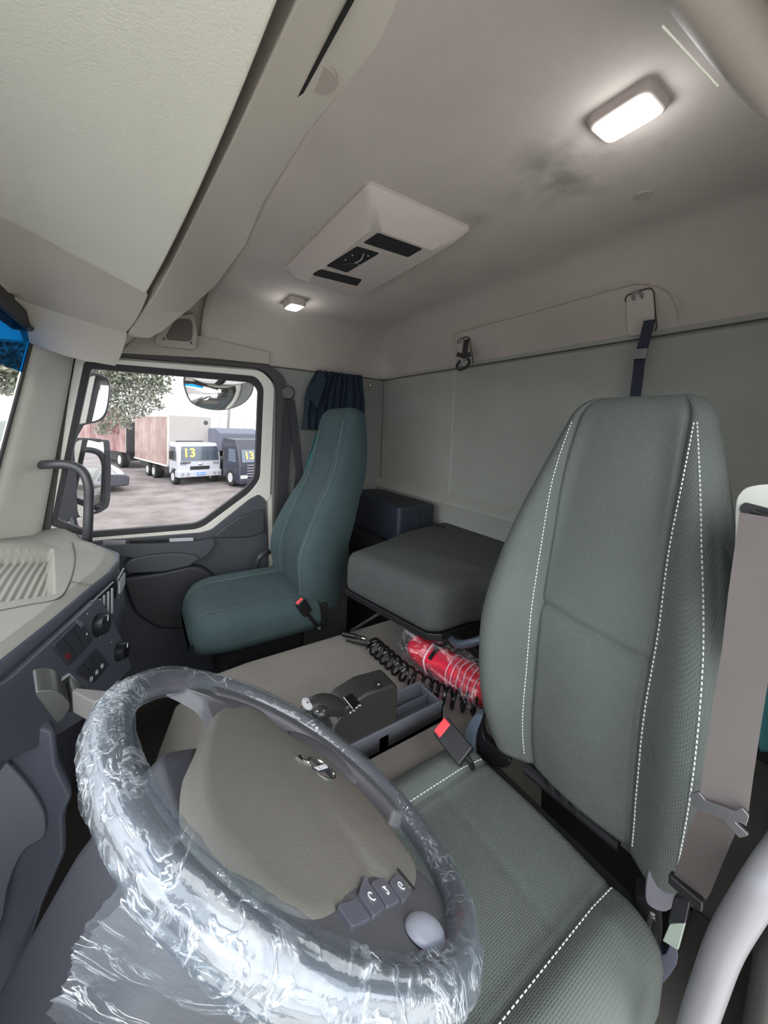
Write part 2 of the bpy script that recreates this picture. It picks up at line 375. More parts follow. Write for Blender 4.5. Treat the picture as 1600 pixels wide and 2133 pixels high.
# hook plates with straps
def hook_plate(cx, label, w_=.075, h_=.115, zc=.355):
    t = thing('wall_hook', label, 'hook', (cx, rear_y(zc), zc-.06), 'strap hooks on the rear wall')
    def pt(dx, dz, off=0): z = zc+dz; return V(cx+dx, rear_y(z)+.004+off, z)
    out = round_poly([V(-w_/2*.8, 0, -h_/2), V(w_/2, 0, -h_/2), V(w_/2*.9, 0, h_/2), V(-w_/2, 0, h_/2*.9)], .015)
    MB().loft([[pt(p.x, p.z, -.006) for p in out], [pt(p.x, p.z, .003) for p in out]]).build('plate', mat('plate_beige', (168, 160, 152), .7), t, bevel=.0015)
    rim = MB().tube([pt(-p.x, p.z, .004) for p in out[len(out)//2-4:len(out)//2+18]], .0016, 6); rim.build('shadow_gap', SEAL, t)
    hk = MB().tube([pt(-.006, .035, .002), pt(-.008, .045, .012), pt(0, .052, .018), pt(.01, .046, .02), pt(.012, .034, .014)], .004, 8); hk.build('hook', SILV, t)
    MB().cyl(pt(0, .008, 0), pt(0, .008, .006), .006, 16).build('screw', BLACK, t)
    return t
hook_plate(.512, 'beige strap hook plate high on rear wall, above the driver seat back', zc=.352)
hook_plate(1.19, 'beige strap hook plate high on rear wall, near the cab corner', zc=.345)
# long navy strap
t = thing('wall_strap', 'long navy webbing strap with grey clip hanging behind the driver seat back', 'strap', (.51, -1.15, .0))
MB().ribbon([at(1353, 667, y=-1.165), at(1345, 700, y=-1.155), at(1333, 745, y=-1.165), at(1328, 790, y=-1.15), at(1320, 850, y=-1.16), at(1310, 960, y=-1.16)], (1, 0, 0), .027, .003).build('webbing', NAVY, t)
MB().ribbon([at(1337, 727, y=-1.155), at(1332, 748, y=-1.15)], (1, 0, 0), .031, .008).build('slider', STEEL, t, bevel=.001)
t = thing('wall_strap', 'short black strap tied in a knot with a metal clip, near the cab corner', 'strap', (1.19, -1.17, .28))
q = lambda x, y, d=-1.165: at(x, y, y=d)
MB().ribbon([q(972, 708), q(969, 725, -1.15), q(968, 742, -1.155)], (1, 0, 0), .026, .004).build('webbing', WEBD, t)
MB().ribbon([q(952, 738, -1.15), q(965, 742, -1.145), q(980, 738, -1.15)], (0, 0, 1), .018, .004).build('knot', WEBD, t)
MB().tube(smooth_poly([q(966, 744, -1.15), q(978, 752, -1.145), q(972, 764, -1.15), q(958, 770, -1.145), q(952, 762, -1.15), q(958, 752, -1.15)], 5, False), .006, 8).build('loop', WEBD, t)
MB().tube([q(975, 745, -1.145), q(960, 756, -1.14), q(956, 768, -1.145)], .0035, 8).build('clip', STEEL, t)

# ceiling plugs
for (px, py), lab in (((1340, 405), 'round beige plug in the ceiling, nearer the rear wall and dome lamp'), ((768, 638), 'small beige plug in the ceiling between roof hatch and far lamp')):
    p = at(px, py, z=.505); b = MB(); b.cyl(p+V(0, 0, .012), p-V(0, 0, .004), .017 if px > 1000 else .012, 24)
    b.build('ceiling_plug', TAUPE, bevel=.001, label=lab, cat='plug')

# ------------------------------------------------------------------ dome lamps
def dome_lamp(c, label, a, b_):
    t = thing('ceiling_lamp', label, 'lamp', c, 'ceiling lamps')
    out = round_poly([V(-a, -b_, 0), V(a, -b_, 0), V(a, b_, 0), V(-a, b_, 0)], .018)
    inn = round_poly([V(-a*.72, -b_*.62, 0), V(a*.72, -b_*.62, 0), V(a*.72, b_*.62, 0), V(-a*.72, b_*.62, 0)], .008)
    MB().loft([[c+p+V(0, 0, .02) for p in out], [c+p for p in out], [c+p*.90+V(0, 0, -.010) for p in out]]).build('bezel', mat('lamp_bezel', (170, 160, 154), .45), t, bevel=.003)
    MB().loft([[c+p+V(0, 0, -.008) for p in inn], [c+p+V(0, 0, -.0125) for p in inn]]).build('lens', LAMP, t, bevel=.001)
    ld = bpy.data.lights.new('lamp_glow', 'POINT'); ld.shadow_soft_size = .02; ld.energy = .42; ld.color = (.96, .97, 1)
    lo = bpy.data.objects.new('lamp_glow', ld); COL.objects.link(lo); lo.parent = t; lo.location = (0, 0, -.045)
    return t
dome_lamp(at(1306, 236, z=.497), 'glowing white dome lamp on the ceiling above the driver seat', .048, .037)
dome_lamp(at(613, 636, z=.485), 'glowing white dome lamp on the ceiling above the passenger window', .052, .034)

# ------------------------------------------------------------------ roof hatch housing
t = thing('roof_hatch', 'beige roof vent housing with three dark openings in the ceiling', 'roof vent', (.95, -.53, .5))
c0 = V(.955, -.545, 0)
def hring(hx, hy, z, r): return [c0+p+V(0, 0, z) for p in round_poly([V(-hx, -hy, 0), V(hx, -hy, 0), V(hx, hy, 0), V(-hx, hy, 0)], r, 5)]
hb = MB().loft([hring(.262, .150, .515, .02), hring(.262, .150, .499, .02), hring(.245, .132, .478, .024), hring(.20, .098, .452, .03)])
hatch = hb.build('housing', mat('hatch_beige', (168, 159, 153), .6, bump=(700, .15, 'noise')), t, bevel=.006)
def opening(pix, zz, name, mm=VOID):
    pts = [at(px, py, z=zz) for px, py in pix]
    b = MB().loft([[p for p in round_poly(pts, .005, 3)], [p+V(0, 0, .004) for p in round_poly(pts, .005, 3)]]); return b.build(name, mm, t)
opening([(757, 506), (787, 486), (880, 519), (850, 536)], .4505, 'opening')
opening([(680, 554), (744, 514), (790, 528), (723, 568)], .4505, 'opening')
opening([(651, 573), (670, 562), (754, 583), (744, 596)], .4505, 'opening')
for k, (px, py) in enumerate([(720, 541), (734, 532), (757, 530), (767, 533)]):
    MB().ball(at(px, py, z=.4495), .0022, 5).build('screw_head', STEEL, t)
MB().tube([at(715, 551, z=.447), at(740, 547, z=.446), at(751, 552, z=.447)], .0016, 6).build('spring_wire', CHROME, t)
MB().tube([at(740, 547, z=.446), at(752, 541, z=.444), at(757, 532, z=.447)], .003, 6).build('latch', STEEL, t)

# ------------------------------------------------------------------ ceiling beam behind the overhead shelf
st = [(-.02, (-.155, .468), (-.213, .502), (-.280, .505)), (.42, (-.145, .46), (-.213, .499), (-.272, .505)), (.65, (-.125, .44), (-.182, .470), (-.247, .505)),
      (.9, (-.10, .42), (-.142, .452), (-.243, .503)), (1.13, (-.076, .40), (-.108, .42), (-.256, .50)), (1.30, (-.045, .36), (-.125, .395), (-.245, .49)), (1.43, (-.01, .325), (-.14, .365), (-.232, .475)),
      (1.52, (.015, .295), (-.075, .305), (-.20, .465)), (1.60, (.03, .285), (-.04, .29), (-.16, .46))]
MB().loft([[V(x, *A), V(x, *B), V(x, *C), V(x, C[0], .53), V(x, A[0]+.02, .53)] for x, A, B, C in st]).build('trim_5', BEIGE, kind='structure', bevel=.004, seg=2)
MB().prism([V(-.02, -.2145, .498), V(.62, -.196, .488), V(.62, -.2025, .492), V(-.02, -.220, .5035)], (0, 0, -.006)).build('trim_6', VOID, kind='structure')
cp = at(668, 162, z=.4985); MB().cyl(cp+V(0, 0, .01), cp+V(0, 0, -.0035), .024, 40).build('trim_7', TAUPE, kind='structure', bevel=.002)
# dark recess behind the overhead shelf and header above the windscreen
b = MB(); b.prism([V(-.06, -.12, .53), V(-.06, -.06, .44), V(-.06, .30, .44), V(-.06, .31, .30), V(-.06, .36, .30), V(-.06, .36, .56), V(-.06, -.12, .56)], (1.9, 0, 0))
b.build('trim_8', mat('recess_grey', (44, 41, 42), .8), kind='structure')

# overhead shelf panels
def coons(A, B, n, m, bulge=0, bn=None):
    """A, B: two edge polylines (same count)."""
    mb = MB(); A = smooth_poly(A, n, False); B = smooth_poly(B, n, False)
    def fn(i, j):
        a = A[round(i*(len(A)-1))]; b_ = B[round(i*(len(B)-1))]; p = a.lerp(b_, j)
        return p+(bn*bulge*4*j*(1-j) if bn else V(0, 0, 0))
    return mb.grid(fn, len(A), m)
t = thing('overhead_console', 'large cream overhead storage console above the windscreen', 'overhead console', (.9, .1, .3))
s12 = [V(1.30, -.025, .380), V(1.16, .125, .400), V(1.07, .225, .412), V(1.05, .30, .40)]
near = [V(-.02, -.122, .455), V(-.02, .02, .44), V(-.02, .16, .42), V(-.02, .30, .39)]
s23 = [V(1.55, .028, .305), V(1.50, .16, .320), V(1.46, .273, .340), V(1.45, .30, .34)]
l3 = [V(1.65, .060, .200), V(1.64, .178, .2155), V(1.625, .27, .245), V(1.62, .29, .25)]
# rear edge of the near panel follows a slight bow
mid = [V(.6, -.105, .437), V(.6, .03, .43), V(.6, .16, .42), V(.6, .30, .39)]
def three(A, M, B, n, m):
    A, M, B = [smooth_poly(q, n, False) for q in (A, M, B)]
    def fn(i, j):
        k = round(i*(len(A)-1)); a, c, b_ = A[k], M[k], B[k]
        return a*(2*(j-.5)*(j-1))+c*(4*j*(1-j))+b_*(2*j*(j-.5))
    return MB().grid(fn, len(A), m)
three(near, mid, s12, 8, 24).build('storage_flap', CREAM, t, solid=.022, soff=-1, bevel=.006)
g = V(.006, 0, -.002)
coons([p+g for p in s12], [p-g for p in s23], 8, 10, .012, V(.4, -.2, -.9)).build('lower_flap', BEIGE, t, solid=.02, bevel=.005)
coons([p+g for p in s23], [p for p in l3], 8, 10, .012, V(.6, -.2, -.8)).build('end_cover', BEIGE, t, solid=.02, bevel=.005)
for px, py, x in ((20, 618, 1.42), (62, 684, 1.5)):
    p = at(px, py, x=x); MB().ball(p, (.012, .010, .009), 8).build('visor_clip', HANDLE, t)

# ------------------------------------------------------------------ windscreen, header, A-pillar
def wy(z): return .28+.20*(.227-z)
MB().prism([V(-.05, wy(.30), .30), V(1.66, wy(.30), .30), V(1.66, wy(-.48), -.48), V(-.05, wy(-.48), -.48)], (0, .006, 0)).build('window_2', GLASS, kind='structure')
MB().prism([V(-.05, wy(.30)-.002, .30), V(1.64, wy(.30)-.002, .30), V(1.64, wy(.135)-.002, .135), V(-.05, wy(.135)-.002, .135)], (0, .0015, 0)).build('window_3', TINT, kind='structure')
# black frit band + pillar trim
fb = MB(); fb.loft([[V(1.615, wy(z)-.004, z), V(1.655, wy(z)-.004, z), V(1.655, wy(z), z), V(1.615, wy(z), z)] for z in (.30, -.5)])
fb.bb((-.05, wy(.27)-.01, .255), (1.66, wy(.27)+.02, .30))
fb.build('trim_9', SEAL, kind='structure')
ap = MB(); rings = []
for z in (.36, .32, .22, .1, 0, -.1, -.2, -.3, -.42, -.55, -.65):
    yw = wy(z)-.008; yd = .17+(.205-z)*.145
    rings.append([V(1.645, yw, z), V(1.66, yw-.022, z), V(1.71, yw-.045, z), V(1.78, yd+.035, z), V(1.815, yd+.028, z), V(1.83, yd+.024, z), V(1.90, yd+.03, z), V(1.90, yw+.05, z), V(1.66, yw+.03, z)])
ap.loft(rings); ap.build('trim_10', mat('pillar_trim', (182, 180, 170), .6, bump=(500, .2, 'noise')), kind='structure', sub=1)
# opening weatherstrip around door (dark rubber)
GP = [(180, 757), (527, 789), (544, 808), (537, 996), (515, 1022), (416, 1097), (187, 1115), (112, 1090)]
glass = round_poly([at(*p, x=1.86) for p in GP], [.01, .03, .03, .03, .03, .04, .01, .01], 8)

# ------------------------------------------------------------------ passenger door
door = thing('door_1', None, None, (1.86, -.15, -1.15), kind='structure')
# metal frame band round the glass (cream), black glass seal, weatherstrip
def grow(pix, x, r): return round_poly([at(*p, x=x) for p in pix], r, 8)
fo = grow([(158, 742), (545, 772), (571, 800), (562, 1040), (548, 1048), (420, 1140), (187, 1160), (90, 1120)], 1.855, [.01, .05, .05, .02, .02, .02, .01, .01])
fi = grow([(176, 753), (533, 784), (549, 806), (541, 998), (519, 1026), (418, 1101), (187, 1120), (106, 1094)], 1.855, [.01, .03, .03, .03, .03, .04, .01, .01])
frame_loft(MB(), fo, fi, -.006, .035).build('window_frame', WHITEM, door, bevel=.003, seg=2)
fi2 = grow([(190, 768), (522, 796), (538, 810), (531, 994), (510, 1018), (414, 1090), (187, 1108), (120, 1082)], 1.857, [.01, .03, .03, .03, .03, .04, .01, .01])
frame_loft(MB(), fi, fi2, -.004, .02).build('glass_seal', SEAL, door)
wo_ = grow([(150, 722), (556, 754), (598, 790), (588, 1190), (560, 1420), (470, 1420), (187, 1420), (60, 1300)], 1.852, [.01, .06, .06, .03, .03, .02, .01, .01])
wi_ = grow([(156, 736), (546, 768), (576, 800), (570, 1150), (548, 1400), (450, 1400), (187, 1400), (80, 1290)], 1.852, [.01, .05, .05, .03, .03, .02, .01, .01])
frame_loft(MB(), wo_, wi_, -.008, .03).build('trim_11', mat('weatherstrip', (58, 56, 54), .7), kind='structure', bevel=.003, seg=2)
frame_loft(MB(), grow([(120, 690), (580, 720), (640, 790), (620, 1500), (500, 1500), (420, 1500), (187, 1500), (-60, 1300)], 1.88, .01), fi, .015, .03).build('door_skin', WHITEM, door)
# cream door edge right of trim
MB().prism([at(557, 1030, x=1.856), at(566, 1030, x=1.856), at(568, 1200, x=1.856), at(560, 1200, x=1.856)], (.03, 0, 0)).build('door_edge', WHITEM, door)
gp = grow(GP, 1.872, .01); MB().loft([gp, [p+V(.004, 0, 0) for p in gp]]).build('window_1', GLASS, kind='structure')
# door trim panel: upper body with triangle, sill
dp = [(120, 1122), (187, 1128), (418, 1110), (440, 1104), (520, 1040), (540, 1030), (554, 1042), (558, 1120), (558, 1260), (548, 1400), (400, 1420), (187, 1420), (110, 1300)]
P1 = round_poly([at(*p, x=1.84) for p in dp], .012, 4)
MB().loft([P1, [p+V(.025, 0, 0) for p in P1]]).build('trim_panel', DOORP, door, bevel=.006)
def slab(pix, x0, th, r=.01, n=5): 
    p = round_poly([at(*q, x=x0) for q in pix], r, n); return MB().loft([p, [q+V(th, 0, 0) for q in p]])
slab([(190, 1140), (330, 1132), (418, 1128), (445, 1122), (447, 1135), (430, 1158), (405, 1170), (300, 1165), (200, 1150)], 1.80, .05, .008).build('sill_rail', DOORP, door, bevel=.006)
slab([(214, 1128), (262, 1126), (262, 1134), (214, 1136)], 1.797, .01, .003).build('switch_pad', mat('switch_grey', (120, 120, 124), .4), door, bevel=.001)
slab([(268, 1127), (352, 1124), (352, 1130), (270, 1133)], 1.7965, .01, .003).build('slot', VOID, door)
slab([(353, 1123), (403, 1121), (403, 1127), (353, 1129)], 1.795, .012, .003).build('door_lever', mat('lever_grey', (165, 168, 172), .35), door, bevel=.001)
slab([(258, 1178), (275, 1164), (320, 1155), (370, 1152), (410, 1157), (418, 1165), (395, 1180), (340, 1192), (265, 1196)], 1.785, .06, .012).build('arm_rest', DOORP, door, bevel=.01)
slab([(252, 1205), (340, 1192), (400, 1178), (430, 1185), (470, 1225), (500, 1290), (470, 1310), (330, 1312), (280, 1280)], 1.79, .05, .03).build('door_pocket', mat('pocket_dark', (44, 46, 50), .55), door, bevel=.02)
slab([(445, 1115), (500, 1075), (552, 1060), (552, 1110), (520, 1120), (450, 1122)], 1.826, .02, .02).build('corner_recess', mat('recess_dark', (52, 55, 58), .5), door, bevel=.008)
# lower grab loop near the passenger seat
MB().tube(smooth_poly([at(535, 1208, x=1.80), at(534, 1185, x=1.76), at(540, 1162, x=1.74), at(555, 1151, x=1.75), at(570, 1149, x=1.80)], 6, False), .011, 10).build('pull_handle', HANDLE, door)
# body below the door and outer skin
b = MB(); b.bb((1.872, -.6, -1.35), (1.93, .42, -.48)); b.build('outer_skin', WHITEM, door)

# speaker grille above door
t = thing('speaker', 'beige speaker grille above the passenger window', 'speaker', (1.8, -.2, .33))
slab([(325, 700), (352, 660), (405, 652), (412, 700), (408, 728), (345, 722), (323, 716)], 1.80, .05, .012).build('housing', TAUPE, t, bevel=.004)
slab([(345, 700), (365, 664), (400, 664), (402, 695), (398, 712), (350, 708)], 1.797, .01, .02).build('grille', mat('grille_beige', (112, 105, 97), .7, bump=(900, 1, 'voronoi')), t, bevel=.002)
for p in ((341, 706), (398, 714)): MB().ball(at(*p, x=1.795), .004, 6).build('screw', BLACK, t)
b = MB(); b.prism([at(250, 735, x=1.83), at(300, 690, x=1.83), at(420, 700, x=1.83), at(560, 735, x=1.83), at(560, 758, x=1.83), at(430, 745, x=1.83)], (.04, 0, 0)); b.build('trim_12', TAUPE, kind='structure')

# A-pillar grab handle
MB().tube(smooth_poly([at(78, 970, x=1.80), at(95, 968, x=1.74), at(140, 968, x=1.72), at(170, 980, x=1.71), at(184, 1010, x=1.70), at(185, 1050, x=1.70), at(183, 1100, x=1.70), at(180, 1150, x=1.72)], 8, False), .0155, 14).build('grab_handle', HANDLE, label='dark grey grab handle bar on the windscreen pillar beside the passenger window', cat='handle')

# ------------------------------------------------------------------ dashboard
YRT = [(0, .24), (.86, .235), (.93, .205), (1.08, .15), (1.24, .098), (1.34, .062), (1.45, .045), (1.52, .047), (1.60, .085), (1.68, .13), (1.78, .17), (1.86, .19)]
def yr(x): return interp(YRT, x)
dash = thing('dashboard', 'dark grey truck dashboard with pale top pad and switch panel', 'dashboard', (1.2, .2, -1.2))
TRAY = [at(0, 1185, z=-.43), at(135, 1146, z=-.43), at(150, 1165, z=-.43), at(120, 1228, z=-.43), at(0, 1255, z=-.43)]
def intray(x, y):
    # signed distance-ish to the tray quad  (x 1.17..1.55)
    x0, x1 = 1.20-.15*(y-.16), 1.56-.35*(y-.19); y0 = .165+.05*(x-1.2)/.35
    d = min(x-x0, x1-x, y-y0, .40-y); return d
def pad(u, v):
    x = .02+1.83*u; y0 = yr(x)+.006; y = y0+(.42-y0)*v
    z = -.44+.055*min(1, max(0, (y-y0)/.30))**1.2*min(1, max(0, (x-.9)/.5)) + .012*min(1, (y-y0)/.03)-.012
    z += .016*max(0, min(1, (x-1.5)/.1))*max(0, 1-abs(y-y0-.05)/.08)
    d = intray(x, y)
    if d > 0: z -= .040*min(1, d/.014); z += (.0022*math.sin(y*2*math.pi/.016) if d > .016 else 0)
    return V(x, y, z)
MB().grid(pad, 300, 170).build('top_pad', PADTOP, dash, ang=70)
def padpt(px, py):
    z = -.44
    for _ in range(8):
        p = at(px, py, z=z); y0 = yr(p.x)+.006; z = -.44+.055*min(1, max(0, (p.y-y0)/.30))**1.2*min(1, max(0, (p.x-.9)/.5))+.016*max(0, min(1, (p.x-1.5)/.1))*max(0, 1-abs(p.y-y0-.05)/.08)+.0003
    return p
for nm_, pts_ in (('rear', [(0, 1272), (60, 1260), (122, 1246), (146, 1210), (156, 1165), (150, 1130)]), ('band', [(146, 1212), (168, 1215), (189, 1219)])):
    MB().tube(smooth_poly([padpt(*q) for q in pts_], 6, False), .0018, 6).build('pad_seam', mat('seam_dark', (70, 68, 64), .8), dash)
def dsec(x):
    y0 = yr(x); f = max(0, min(1, (x-.86)/.15))
    zt = -.44; low = max(y0+.03, .10) if x > .84 else y0
    return [V(x, .425, -.54), V(x, y0+.030, -.54), V(x, y0+.010, zt-.012), V(x, y0+.001, zt-.005), V(x, y0-.004, zt-.012), V(x, y0-.004, zt-.030), V(x, y0+.004, zt-.036), V(x, y0-.006*f-.01, -.55), V(x, y0-.02*f, -.64), V(x, y0+.02, -.70), V(x, y0+.07, -.80), V(x, y0+.12, -1.2), V(x, .425, -1.2)]
xs = [.02, .3, .6, .86, .9, .93, .98, 1.03, 1.08, 1.13, 1.18, 1.24, 1.29, 1.34, 1.40, 1.45, 1.49, 1.52, 1.56, 1.60, 1.64, 1.68, 1.73, 1.78, 1.845]
MB().loft([dsec(x) for x in xs]).build('body', DARKP, dash, ang=50)
# driver-facing switch panel:  plane through the stack face
pA, pB = at(0, 1430, z=-.482), at(207, 1250, z=-.482)
pu = (pB-pA); pL = pu.length; pu.normalize(); pn = Vector((-pu.y, pu.x, 0)); 
if pn.y > 0: pn = -pn
pn = (pn+V(0, 0, .12)).normalized(); pv = pn.cross(pu); 
if pv.z < 0: pv = -pv
def onp(px, py, off=.0):
    d = ray(px, py); o = pA+pn*off; return d*(o.dot(pn)/d.dot(pn))
def plate(pix, o0, o1, r=.004): 
    p = round_poly([onp(*q, o0) for q in pix], r, 4); dv = pn*(o1-o0); return MB().loft([p, [q+dv for q in p]])
plate([(-40, 1475), (-40, 1440), (0, 1418), (190, 1248), (205, 1262), (240, 1330), (262, 1392), (160, 1500), (60, 1560), (-40, 1600)], -.012, .004, .01).build('switch_panel', DARKP, dash, bevel=.002)
def rocker(pix, mark=None, col=None):
    r = plate(pix, .003, .011, .003).build('rocker_switch', mat('switch_black', (56, 58, 66), .35), dash, bevel=.0018)
    return r
# two rows of rocker switches (pixel quads of their faces)
def lerp2(a, b, t): return (a[0]+(b[0]-a[0])*t, a[1]+(b[1]-a[1])*t)
rowA = [((105, 1347), (160, 1291), (182, 1331), (137, 1388))]
tl, tr, br, bl = (104, 1346), (160, 1290), (187, 1334), (138, 1388)
for k in range(3):
    a, b_ = k/3+.012, (k+1)/3-.012
    r = rocker([lerp2(tl, tr, a), lerp2(tl, tr, b_), lerp2(bl, br, b_), lerp2(bl, br, a)])
    if k == 2:
        c_ = onp(181, 1321, .0115); text_mesh('H', .008, c_, pu, pv, .0003).build('mark', WHITEL, r)
    if k == 0:
        plate([(133, 1366), (143, 1358), (149, 1368), (140, 1377)], .011, .0115, .001).build('mark', mat('dim_red', (110, 36, 46), .5), r)
tl, tr, br, bl = (152, 1402), (196, 1352), (222, 1385), (190, 1424)
for k in range(3):
    a, b_ = k/3+.012, (k+1)/3-.012
    r = rocker([lerp2(tl, tr, a), lerp2(tl, tr, b_), lerp2(bl, br, b_), lerp2(bl, br, a)])
    c_ = onp(*lerp2(lerp2(bl, br, (a+b_)/2), lerp2(tl, tr, (a+b_)/2), .14), .0116)
    text_mesh('P' if k == 0 else 'B', .007, c_, pu, pv, .0003).build('mark', WHITEL, r)
    MB().tube([c_+(pu*math.cos(q_)+pv*math.sin(q_))*.0055 for q_ in [i*math.pi/8 for i in range(16)]], .0004, 5, closed=True).build('mark', WHITEL, r)
plate([(156, 1292), (164, 1289), (174, 1300), (168, 1307)], .011, .013, .001).build('indicator_lens', mat('lens_grey', (110, 114, 118), .2), dash)
for (px, py), rr, lab in (((207, 1303), .025, 'upper'), ((250, 1358), .022, 'lower')):
    c_ = onp(px-4, py, .004); cf = c_+pn*.022
    k_ = MB().tube([c_, c_+pn*.004, c_+pn*.0045, cf-pn*.002, cf], [rr*1.12, rr*1.12, rr, rr*.95, rr*.86], 28).build('rotary_knob', mat('knob_black', (30, 31, 34), .3), dash)
    MB().tube([cf+pv*rr*.25+pu*rr*.2+pn*.0003, cf+pv*rr*.75+pu*rr*.4+pn*.0003], .0011, 6).build('pointer', WHITEL, k_)
    plate([(px-26, py-24), (px-18, py-28), (px-14, py-22), (px-22, py-18)], .004, .0045, .001).build('mark', DARKP, dash)
for p in ((182, 1278), (208, 1329), (232, 1337)):
    text_mesh('o', .006, onp(*p, .0045), pu, pv, .0003).build('mark', WHITEL, dash)
# rear-facing face of the stack: two air vents with slats
def face_y(x): return yr(x)-.012
def vent(x0, x1, z0, z1):
    v_ = MB(); o = [V(x0, face_y(x0), z0), V(x1, face_y(x1), z0), V(x1, face_y(x1), z1), V(x0, face_y(x0), z1)]
    b = MB().loft([o, [p+V(-.3, -1, 0).normalized()*.006 for p in o]]); r = b.build('air_vent', VOID, dash)
    for k in range(5):
        f = (k+.5)/5; x = x0+(x1-x0)*f
        MB().prism([V(x-.003, face_y(x)-.008, z0+.006), V(x+.003, face_y(x)-.010, z0+.006), V(x+.003, face_y(x)-.010, z1-.006), V(x-.003, face_y(x)-.008, z1-.006)], (-.0, -.004, 0)).build('slat', mat('slat_silver', (170, 172, 176), .35), r)
    fr = MB().tube([V(x0-.004, face_y(x0)-.008, z0-.004), V(x1+.004, face_y(x1)-.008, z0-.004), V(x1+.004, face_y(x1)-.008, z1+.004), V(x0-.004, face_y(x0)-.008, z1+.004)], .003, 8, closed=True)
    fr.build('bezel', mat('vent_bezel', (96, 98, 104), .4), r)
vent(1.20, 1.31, -.56, -.475); vent(1.34, 1.42, -.525, -.475)
b = MB().prism([V(1.16, yr(1.16)-.022, -.63), V(1.28, yr(1.28)-.024, -.63), V(1.28, yr(1.28)-.024, -.60), V(1.16, yr(1.16)-.022, -.60)], (0, -.004, 0)); b.build('radio_slot', GLOSSB, dash)
# key / stalk block
def solidpx(pix, x0, dx, name, m, par, bev=.004):
    p = round_poly([at(*q, x=x0) for q in pix], .004, 3); return MB().loft([p, [q+V(dx, .25*dx, 0) for q in p]]).build(name, m, par, bevel=bev)
# lower side of the stack, with its panel, facing the driver
side = [(-80, 1430), (0, 1472), (60, 1500), (118, 1517), (125, 1588), (157, 1655), (139, 1693), (142, 1775), (95, 1880), (50, 2010), (10, 2180), (-80, 2250)]
p = [at(*q, x=.99-.17*min(1, max(0, (q[1]-1440)/540))) for q in side]
MB().loft([p, [q+V(.10, .03, 0) for q in p]]).build('lower_side_panel', mat('side_plastic', (72, 77, 90), .45, bump=(700, .2, 'noise')), dash, bevel=.012)
cv = [(-60, 1535), (0, 1572), (50, 1620), (85, 1670), (97, 1705), (92, 1745), (50, 1775), (20, 1840), (0, 1930), (-60, 2050)]
p = smooth_poly([at(*q, x=.975-.17*min(1, max(0, (q[1]-1440)/540))) for q in cv], 4)
MB().loft([p, [q+V(.03, .01, 0) for q in p]]).build('side_hatch', mat('hatch_plastic', (76, 82, 94), .42, bump=(700, .2, 'noise')), dash, bevel=.004)

# steering column, stalk
wc = V(.424, -.159, -.442); wn = V(.09, -.595, .799).normalized(); wu = V(0, 0, 1).cross(wn).normalized(); wv = wn.cross(wu)
def W(u, v, n=0): return wc+wu*u+wv*v+wn*n
wheel = thing('steering_wheel', 'grey steering wheel with round badge, its rim wrapped in clear plastic film', 'steering wheel', tuple(W(0, 0, -.05)))
RR = .225
rimpts = [W(RR*math.cos(a), RR*math.sin(a)) for a in [2*math.pi*k/96 for k in range(96)]]
MB().tube(rimpts, .0155, 16, closed=True, nrm=wn).build('rim', WHEELR, wheel)
# spokes: broad at the rim, sunk under the pad
def spoke(pts, n0, n1):
    p = smooth_poly([V(*q, 0) for q in pts], 6); return MB().loft([[W(q.x, q.y, n0) for q in p], [W(q.x, q.y, n1) for q in p]])
def domed(outline, n0, hedge, hmid, rings=10, cen=None):
    p = [V(*q, 0) for q in outline]; c = V(*cen, 0) if cen else sum(p, V(0, 0, 0))/len(p)
    L = [[W(q.x, q.y, n0) for q in p]]
    for k in range(rings):
        s = 1-k/rings; h = hedge+(hmid-hedge)*(1-s**2.2)
        if k == 0: L.append([W(*(c+(q-c)*1.0)[:2], hedge-.006) for q in p]); L.append([W(*(c+(q-c)*.985)[:2], hedge) for q in p])
        else: L.append([W(*(c+(q-c)*s)[:2], h) for q in p])
    mb = MB().loft(L, cap=False); n = len(p); k = len(mb.v); mb.v.append(W(c.x, c.y, hmid)); base = k-n
    mb.f += [(base+i, base+(i+1) % n, k) for i in range(n)]; return mb
lsp = smooth_poly([(-.10, .10, 0), (-.17, .105, 0), (-.215, .085, 0), (-.226, 0, 0), (-.215, -.10, 0), (-.175, -.145, 0), (-.11, -.145, 0), (-.09, -.05, 0)], 6)
domed([q[:2] for q in lsp], -.02, -.004, .004, 8).build('spoke', WHEELR, wheel, ang=60)
rsp = smooth_poly([(.09, .05, 0), (.125, .058, 0), (.168, .055, 0), (.190, .078, 0), (.205, .095, 0), (.226, 0, 0), (.205, -.10, 0), (.165, -.075, 0), (.12, -.07, 0), (.08, -.02, 0)], 6)
domed([q[:2] for q in rsp], -.02, -.004, .004, 8).build('spoke', WHEELR, wheel, ang=60)
padp = [(.096, .080), (.135, .055), (.178, .005), (.186, -.028), (.166, -.055), (.130, -.076), (.092, -.122), (.038, -.147), (-.01, -.157), (-.071, -.150), (-.112, -.138), (-.140, -.10), (-.148, -.068), (-.128, -.036), (-.140, -.012), (-.146, .012), (-.158, .070), (-.14, .105), (-.105, .124), (-.07, .135), (-.02, .132), (.04, .112)]
pp = smooth_poly([(a, b_, 0) for a, b_ in padp], 5)
domed([q[:2] for q in pp], -.035, .002, .013, 14, (0, -.01)).build('airbag_pad', WHEELP, wheel, ang=60)
web = [(.222*math.cos(a), .222*math.sin(a)) for a in [math.radians(-100+110*k/20) for k in range(21)]]+[(.190*math.cos(a)*(1-.04*math.sin(k_)), .190*math.sin(a)*(1-.04*math.sin(k_))) for k_, a in [(3.14*k/20, math.radians(10-110*k/20)) for k in range(21)]]
wp_ = [V(a, b_, 0) for a, b_ in web]
